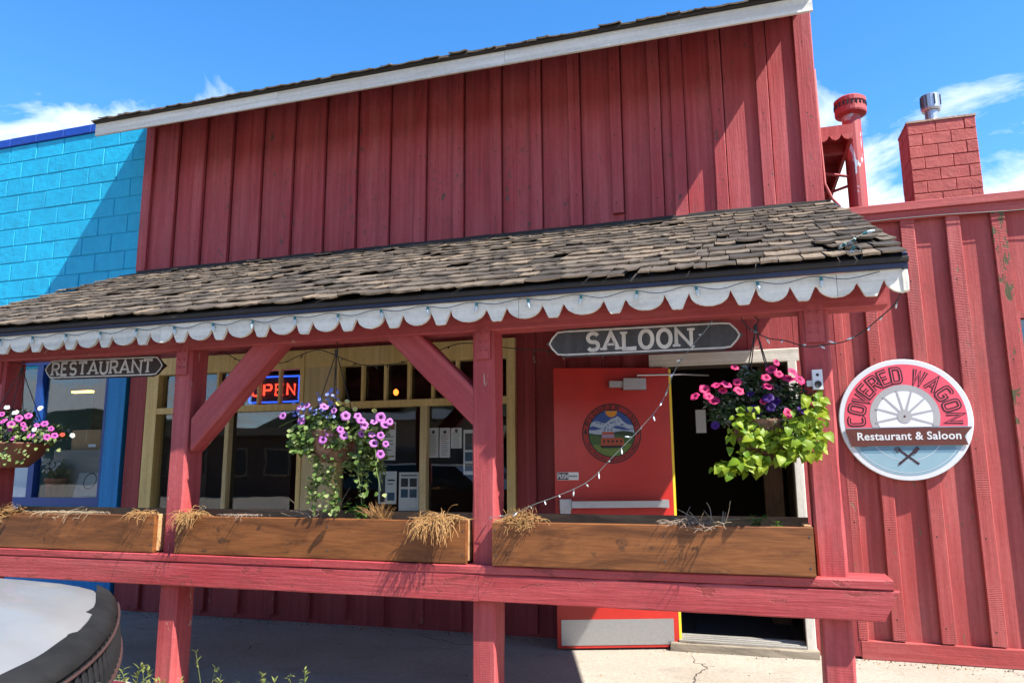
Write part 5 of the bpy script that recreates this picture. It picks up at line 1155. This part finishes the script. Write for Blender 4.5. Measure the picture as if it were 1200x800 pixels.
# ================================================================ PARKED CAR (nose points right)
def car():
    t = thing('parked_car', (-4.1, 1.42, -.13), 'old silver car with damaged black nose trim parked at lower left', 'car')
    m_s, tt, b = newmat('silver_car_paint'); n = noise(tt, coords(tt), 2.5, 6, .6)
    tt.links.new(mix(tt, rng(tt, n, .4, .7), (.24, .24, .235), (.28, .275, .265)), b.inputs['Base Color']); b.inputs['Metallic'].default_value = .35; b.inputs['Roughness'].default_value = .38; b.inputs['Coat Weight'].default_value = .3
    m_d = plain('scuffed_black_trim', (.010, .010, .010, 1), .6, 0, .6, 7, .3, .15, 2.6); m_r = plain('rusty_trim', (.05, .020, .017, 1), .8, .0, .7, 14, .3, .4, .4)
    m_g = plain('grille_black', (.012, .012, .013, 1), .5); m_m = plain('maroon_bumper', (.13, .018, .025, 1), .4, 0, .4, 8, .1); m_l = plain('headlight_lens', (.30, .29, .26, 1), .25, 0, .2, 10, .05); m_t = plain('tyre_rubber', (.02, .02, .02, 1), .85)
    YC, HW = 1.40, .845
    NV = 25; vsn = [-1+2*k/(NV-1) for k in range(NV)]
    def edge(v, dx, dz, k=1.): return Vector((-1.90-.42*abs(v)**2.4+dx*(1-.2*abs(v)**4), YC+HW*v+dx*.25*v*abs(v)**3, .83+.125*abs(v)**1.3+dz))
    # bonnet
    rows = []
    for u in (0, .03, .08, .16, .3, .5, .75, 1):
        ring = []
        for v in vsn:
            e = edge(v, 0, 0); x_ = e.x+(-3.45-e.x)*u; zc = e.z+(.03+.06*(1-abs(v)**1.3))*(1-math.exp(-u*9))+.05*u*(1-v*v)+(.012 if abs(abs(v)-.55) < .06 and u > .02 else 0)
            if abs(v) > .93: zc -= .02*(abs(v)-.93)/.07
            ring.append((x_, e.y, zc))
        rows.append(ring)
    m = MB(); m.rings(rows, closed=False, cap=False); low = [[(p[0], p[1], p[2]-.02) for p in r] for r in rows]; m.rings([rows[0], low[0]], False, False); m.rings(low, False, False)
    m.build('bonnet', m_s, t, smooth=True)
    # battered header strip
    def band(name, mat, a, b2, jag=0., th=.012, smooth=True, vs_=None):
        rd = random.Random(5); vv = vs_ or vsn; nt_ = {46: .01, 47: .025, 48: .045, 49: .055, 50: .05, 51: .03, 52: .01}; r0 = [edge(v, a[0]-(nt_.get(q_, 0.)+.003*math.sin(q_*.9) if jag else 0), a[1]+(.002 if jag else 0)) for q_, v in enumerate(vv)]; r1 = [edge(v, (a[0]+b2[0])/2+.012, (a[1]+b2[1])/2+.006) for v in vv]; r2 = [edge(v, b2[0], b2[1]) for v in vv]
        r3 = [p-Vector((.01, 0, th)) for p in r2]; m = MB(); m.rings([r0, r1, r2, r3], False, False); return m.build(name, mat, t, smooth=smooth)
    fine = [-1+2*k/60 for k in range(61)]
    band('header_trim', m_d, (-.008, .006), (.085, -.045), .03, vs_=fine)
    gr = band('grille', m_g, (.072, -.055), (.098, -.19))
    for k in range(46):
        v = -.9+1.8*k/45; p, q = edge(v, .082, -.06), edge(v, .108, -.185); mm = MB(); mm.tube([p, (p+q)/2+Vector((.006, 0, 0)), q], .006, 5); mm.build('grille_bar', m_g, gr)
    m = MB(); m.tube([edge(v, .094, -.060) for v in fine], .005, 6); m.build('rust_edge', m_r, t, smooth=True)
    m = MB(); m.tube([edge(v, .112, -.178) for v in fine], .008, 6); m.build('lower_strip', m_r, t, smooth=True)
    for s in (.42, -.42):
        p = edge(s, .085, -.165); m = MB(); m.box(-.02, .045, -.10, .10, -.055, .05); m.build('headlight', m_l, t, Matrix.Translation(p))
    rs = []
    for v in fine:
        e = edge(v, .15, 0); rs.append([(e.x, e.y, .62), (e.x+.07, e.y, .58), (e.x+.08, e.y, .40), (e.x+.03, e.y, .30), (e.x-.1, e.y, .30), (e.x-.1, e.y, .62)])
    m = MB(); m.rings(rs); m.build('bumper', m_m, t, smooth=False)
    # body sides and cabin
    for s in (-1, 1):
        y_ = YC+s*HW; yo = y_-s*.03
        poly = [(-2.40, .30), (-2.38, .90), (-3.45, .97), (-6.3, .98), (-6.5, .55), (-6.4, .30)]
        for cx_ in (-5.75, -2.95):                                     # wheel arches cut into the lower edge
            k = len(poly); poly += [(cx_-.36*math.cos(R(a)), .30+.36*math.sin(R(a))) for a in range(0, 181, 20)]
        m = MB(); m.ext(poly, min(y_, yo), max(y_, yo)); m.build('side_panel', m_s, t)
        for cx_ in (-5.75, -2.95):
            M = Matrix.Translation((cx_, y_-s*.10, .20)); m = MB(); m.lathe([(.20, -.10), (.30, -.10), (.325, -.07), (.325, .07), (.30, .10), (.20, .10)], (0, 0, 0), 26, 0, 'y'); wl = m.build('wheel', m_t, t, M, True)
            m = MB(); m.lathe([(.04, -.108), (.20, -.09), (.205, .09), (.04, .108)], (0, 0, 0), 20, 0, 'y'); m.build('rim', M_galv, wl, M)
    rs = []
    for x_, zb, zt, ins in ((-3.45, .95, .97, .05), (-3.95, .95, 1.36, .17), (-5.3, .95, 1.38, .18), (-6.0, .95, 1.02, .08)):
        rs.append([(x_, YC-HW+.04, zb), (x_, YC+HW-.04, zb), (x_, YC+HW-ins, zt), (x_, YC-HW+ins, zt)])
    m = MB(); m.rings(rs); m.build('cabin', plain('car_glass', (.015, .018, .02, 1), .08, 0, .1, 5, 0, .8), t)
    m = MB(); m.rings([[(-3.95, YC-HW+.165, 1.362), (-3.95, YC+HW-.165, 1.362), (-3.95, YC+HW-.2, 1.39), (-3.95, YC-HW+.2, 1.39)], [(-5.3, YC-HW+.175, 1.382), (-5.3, YC+HW-.175, 1.382), (-5.3, YC+HW-.2, 1.40), (-5.3, YC-HW+.2, 1.40)]]); m.build('roof', m_s, t)
    m = MB(); m.box(-6.4, -5.9, YC-HW+.03, YC+HW-.03, .30, .975); m.box(-6.4, -2.5, YC-HW+.05, YC+HW-.05, .28, .34); m.build('boot', m_s, t)
car()

# ================================================================ WEEDS at the kerb
def weed(px, py, y, n, L, label, leafy=False, seed=1):
    rd = random.Random(seed); tip = at(px, py, y); c = Vector((tip.x, y, .0)); t = add('weed', None, None, Matrix.Translation(c), label, 'weed', 'weeds along the kerb'); m = MB(); tops = []
    for k in range(n):
        b_ = Vector((rd.gauss(0, .05), rd.gauss(0, .04), 0)); hgt = (tip.z)*rd.uniform(.55, 1.02); bend = rd.uniform(-.10, .10)
        pts_ = [b_, b_+Vector((bend*.3, 0, hgt*.5)), b_+Vector((bend, rd.uniform(-.04, .04), hgt))]; m.tube(catmull(pts_, 4), .0035, 4, 0, .4); tops.append(pts_)
    m.build('stalk', M_grass, t, Matrix.Translation(c)); lm = leafmesh(.05 if leafy else .035, .28, M_grass, 0, .2, .3)
    for pts_ in tops:
        for k in range(16 if leafy else 7):
            q = pts_[1]+(pts_[2]-pts_[1])*rd.uniform(-.2 if leafy else .55, 1); add('leaf', lm, t, Matrix.Translation(c+q) @ Matrix.Rotation(rd.uniform(0, 6.3), 4, 'Z') @ Matrix.Rotation(rd.uniform(.3, 1.2), 4, 'X'))
weed(162, 776, 3.45, 7, .5, 'bushy green weed left of the left porch post', True, 1)
weed(196, 779, 3.42, 6, .5, 'yellow-green grass in front of the left porch post', False, 2)
weed(240, 757, 3.45, 2, .6, 'single tall grass stalk right of the left porch post', False, 3)
weed(262, 786, 3.42, 4, .5, 'short grass tuft on the kerb between the porch posts', False, 4)
weed(322, 784, 3.42, 7, .5, 'leaning grass tuft in front of the shaded walkway', False, 5)
weed(354, 780, 3.44, 4, .6, 'rightmost thin grass stalks on the kerb', False, 6)

# ================================================================ INSIDE THE DOORWAY
timber('interior_post', (.265, 7.0, .012), (.265, 7.0, 2.75), .16, .16, M_inpost, bld, seg=4)
timber('interior_post', (.47, 7.4, .012), (.47, 7.4, 2.75), .14, .14, M_inpost, bld, seg=4)
p = at(822, 507, 6.9); t = add('notice_card', None, None, Matrix.Translation(p), 'white card hanging in the dark doorway', 'notice'); m = MB(); m.box(-.045, .045, 0, .003, 0, .21); m.build('card', M_paper, t, Matrix.Translation(p))
m = MB(); m.tube([(0, .001, .21), (0, .001, 2.75-p.z)], .002, 4); m.build('cord', M_black, t, Matrix.Translation(p))
m = MB(); m.box(-.45, .32, 6.25, 7.3, .013, .022); m.build('door_mat', plain('mat_grey', (.05, .05, .055, 1), .95, 0, .5, 60, .5), None, label='dark ribbed mat inside the doorway', cat='mat')

# ================================================================ GRIT AND LITTER on the walkway
def litter():
    rd_ = random.Random(21); v = []; f = []; ix = []
    for k in range(1500):
        if rd_.random() < .5: x_, y_ = rd_.uniform(-6, 2.6), 5.95-abs(rd_.gauss(0, .07))
        elif rd_.random() < .4: x_, y_ = rd_.uniform(-6, 2.6), 3.42+abs(rd_.gauss(0, .12))
        else: x_, y_ = rd_.uniform(-6, 2.6), rd_.uniform(3.5, 5.9)
        r_ = rd_.uniform(.003, .011); z_ = .006*(math.sin(x_*1.7+y_)*.5+math.sin(y_*2.3-x_*.6)*.5)+.002; b_ = len(v); a_ = rd_.uniform(0, 6.3)
        v += [(x_+r_*math.cos(a_+q*2.1)*rd_.uniform(.6, 1.4), y_+r_*math.sin(a_+q*2.1), z_-.004) for q in range(3)]+[(x_, y_, z_+r_*rd_.uniform(.3, 1.1))]
        f += [(b_, b_+1, b_+3), (b_+1, b_+2, b_+3), (b_+2, b_, b_+3)]; i = rd_.choice((0, 0, 1, 2)); ix += [i]*3
    add('grit', mesh(v, f, [plain('grit_grey', (.22, .19, .15, 1), .95), M_straw, plain('grit_dark', (.06, .05, .04, 1), .95)], ix), label='grit and dry leaf bits scattered on the concrete walkway', cat='grit', kind='stuff')
litter()
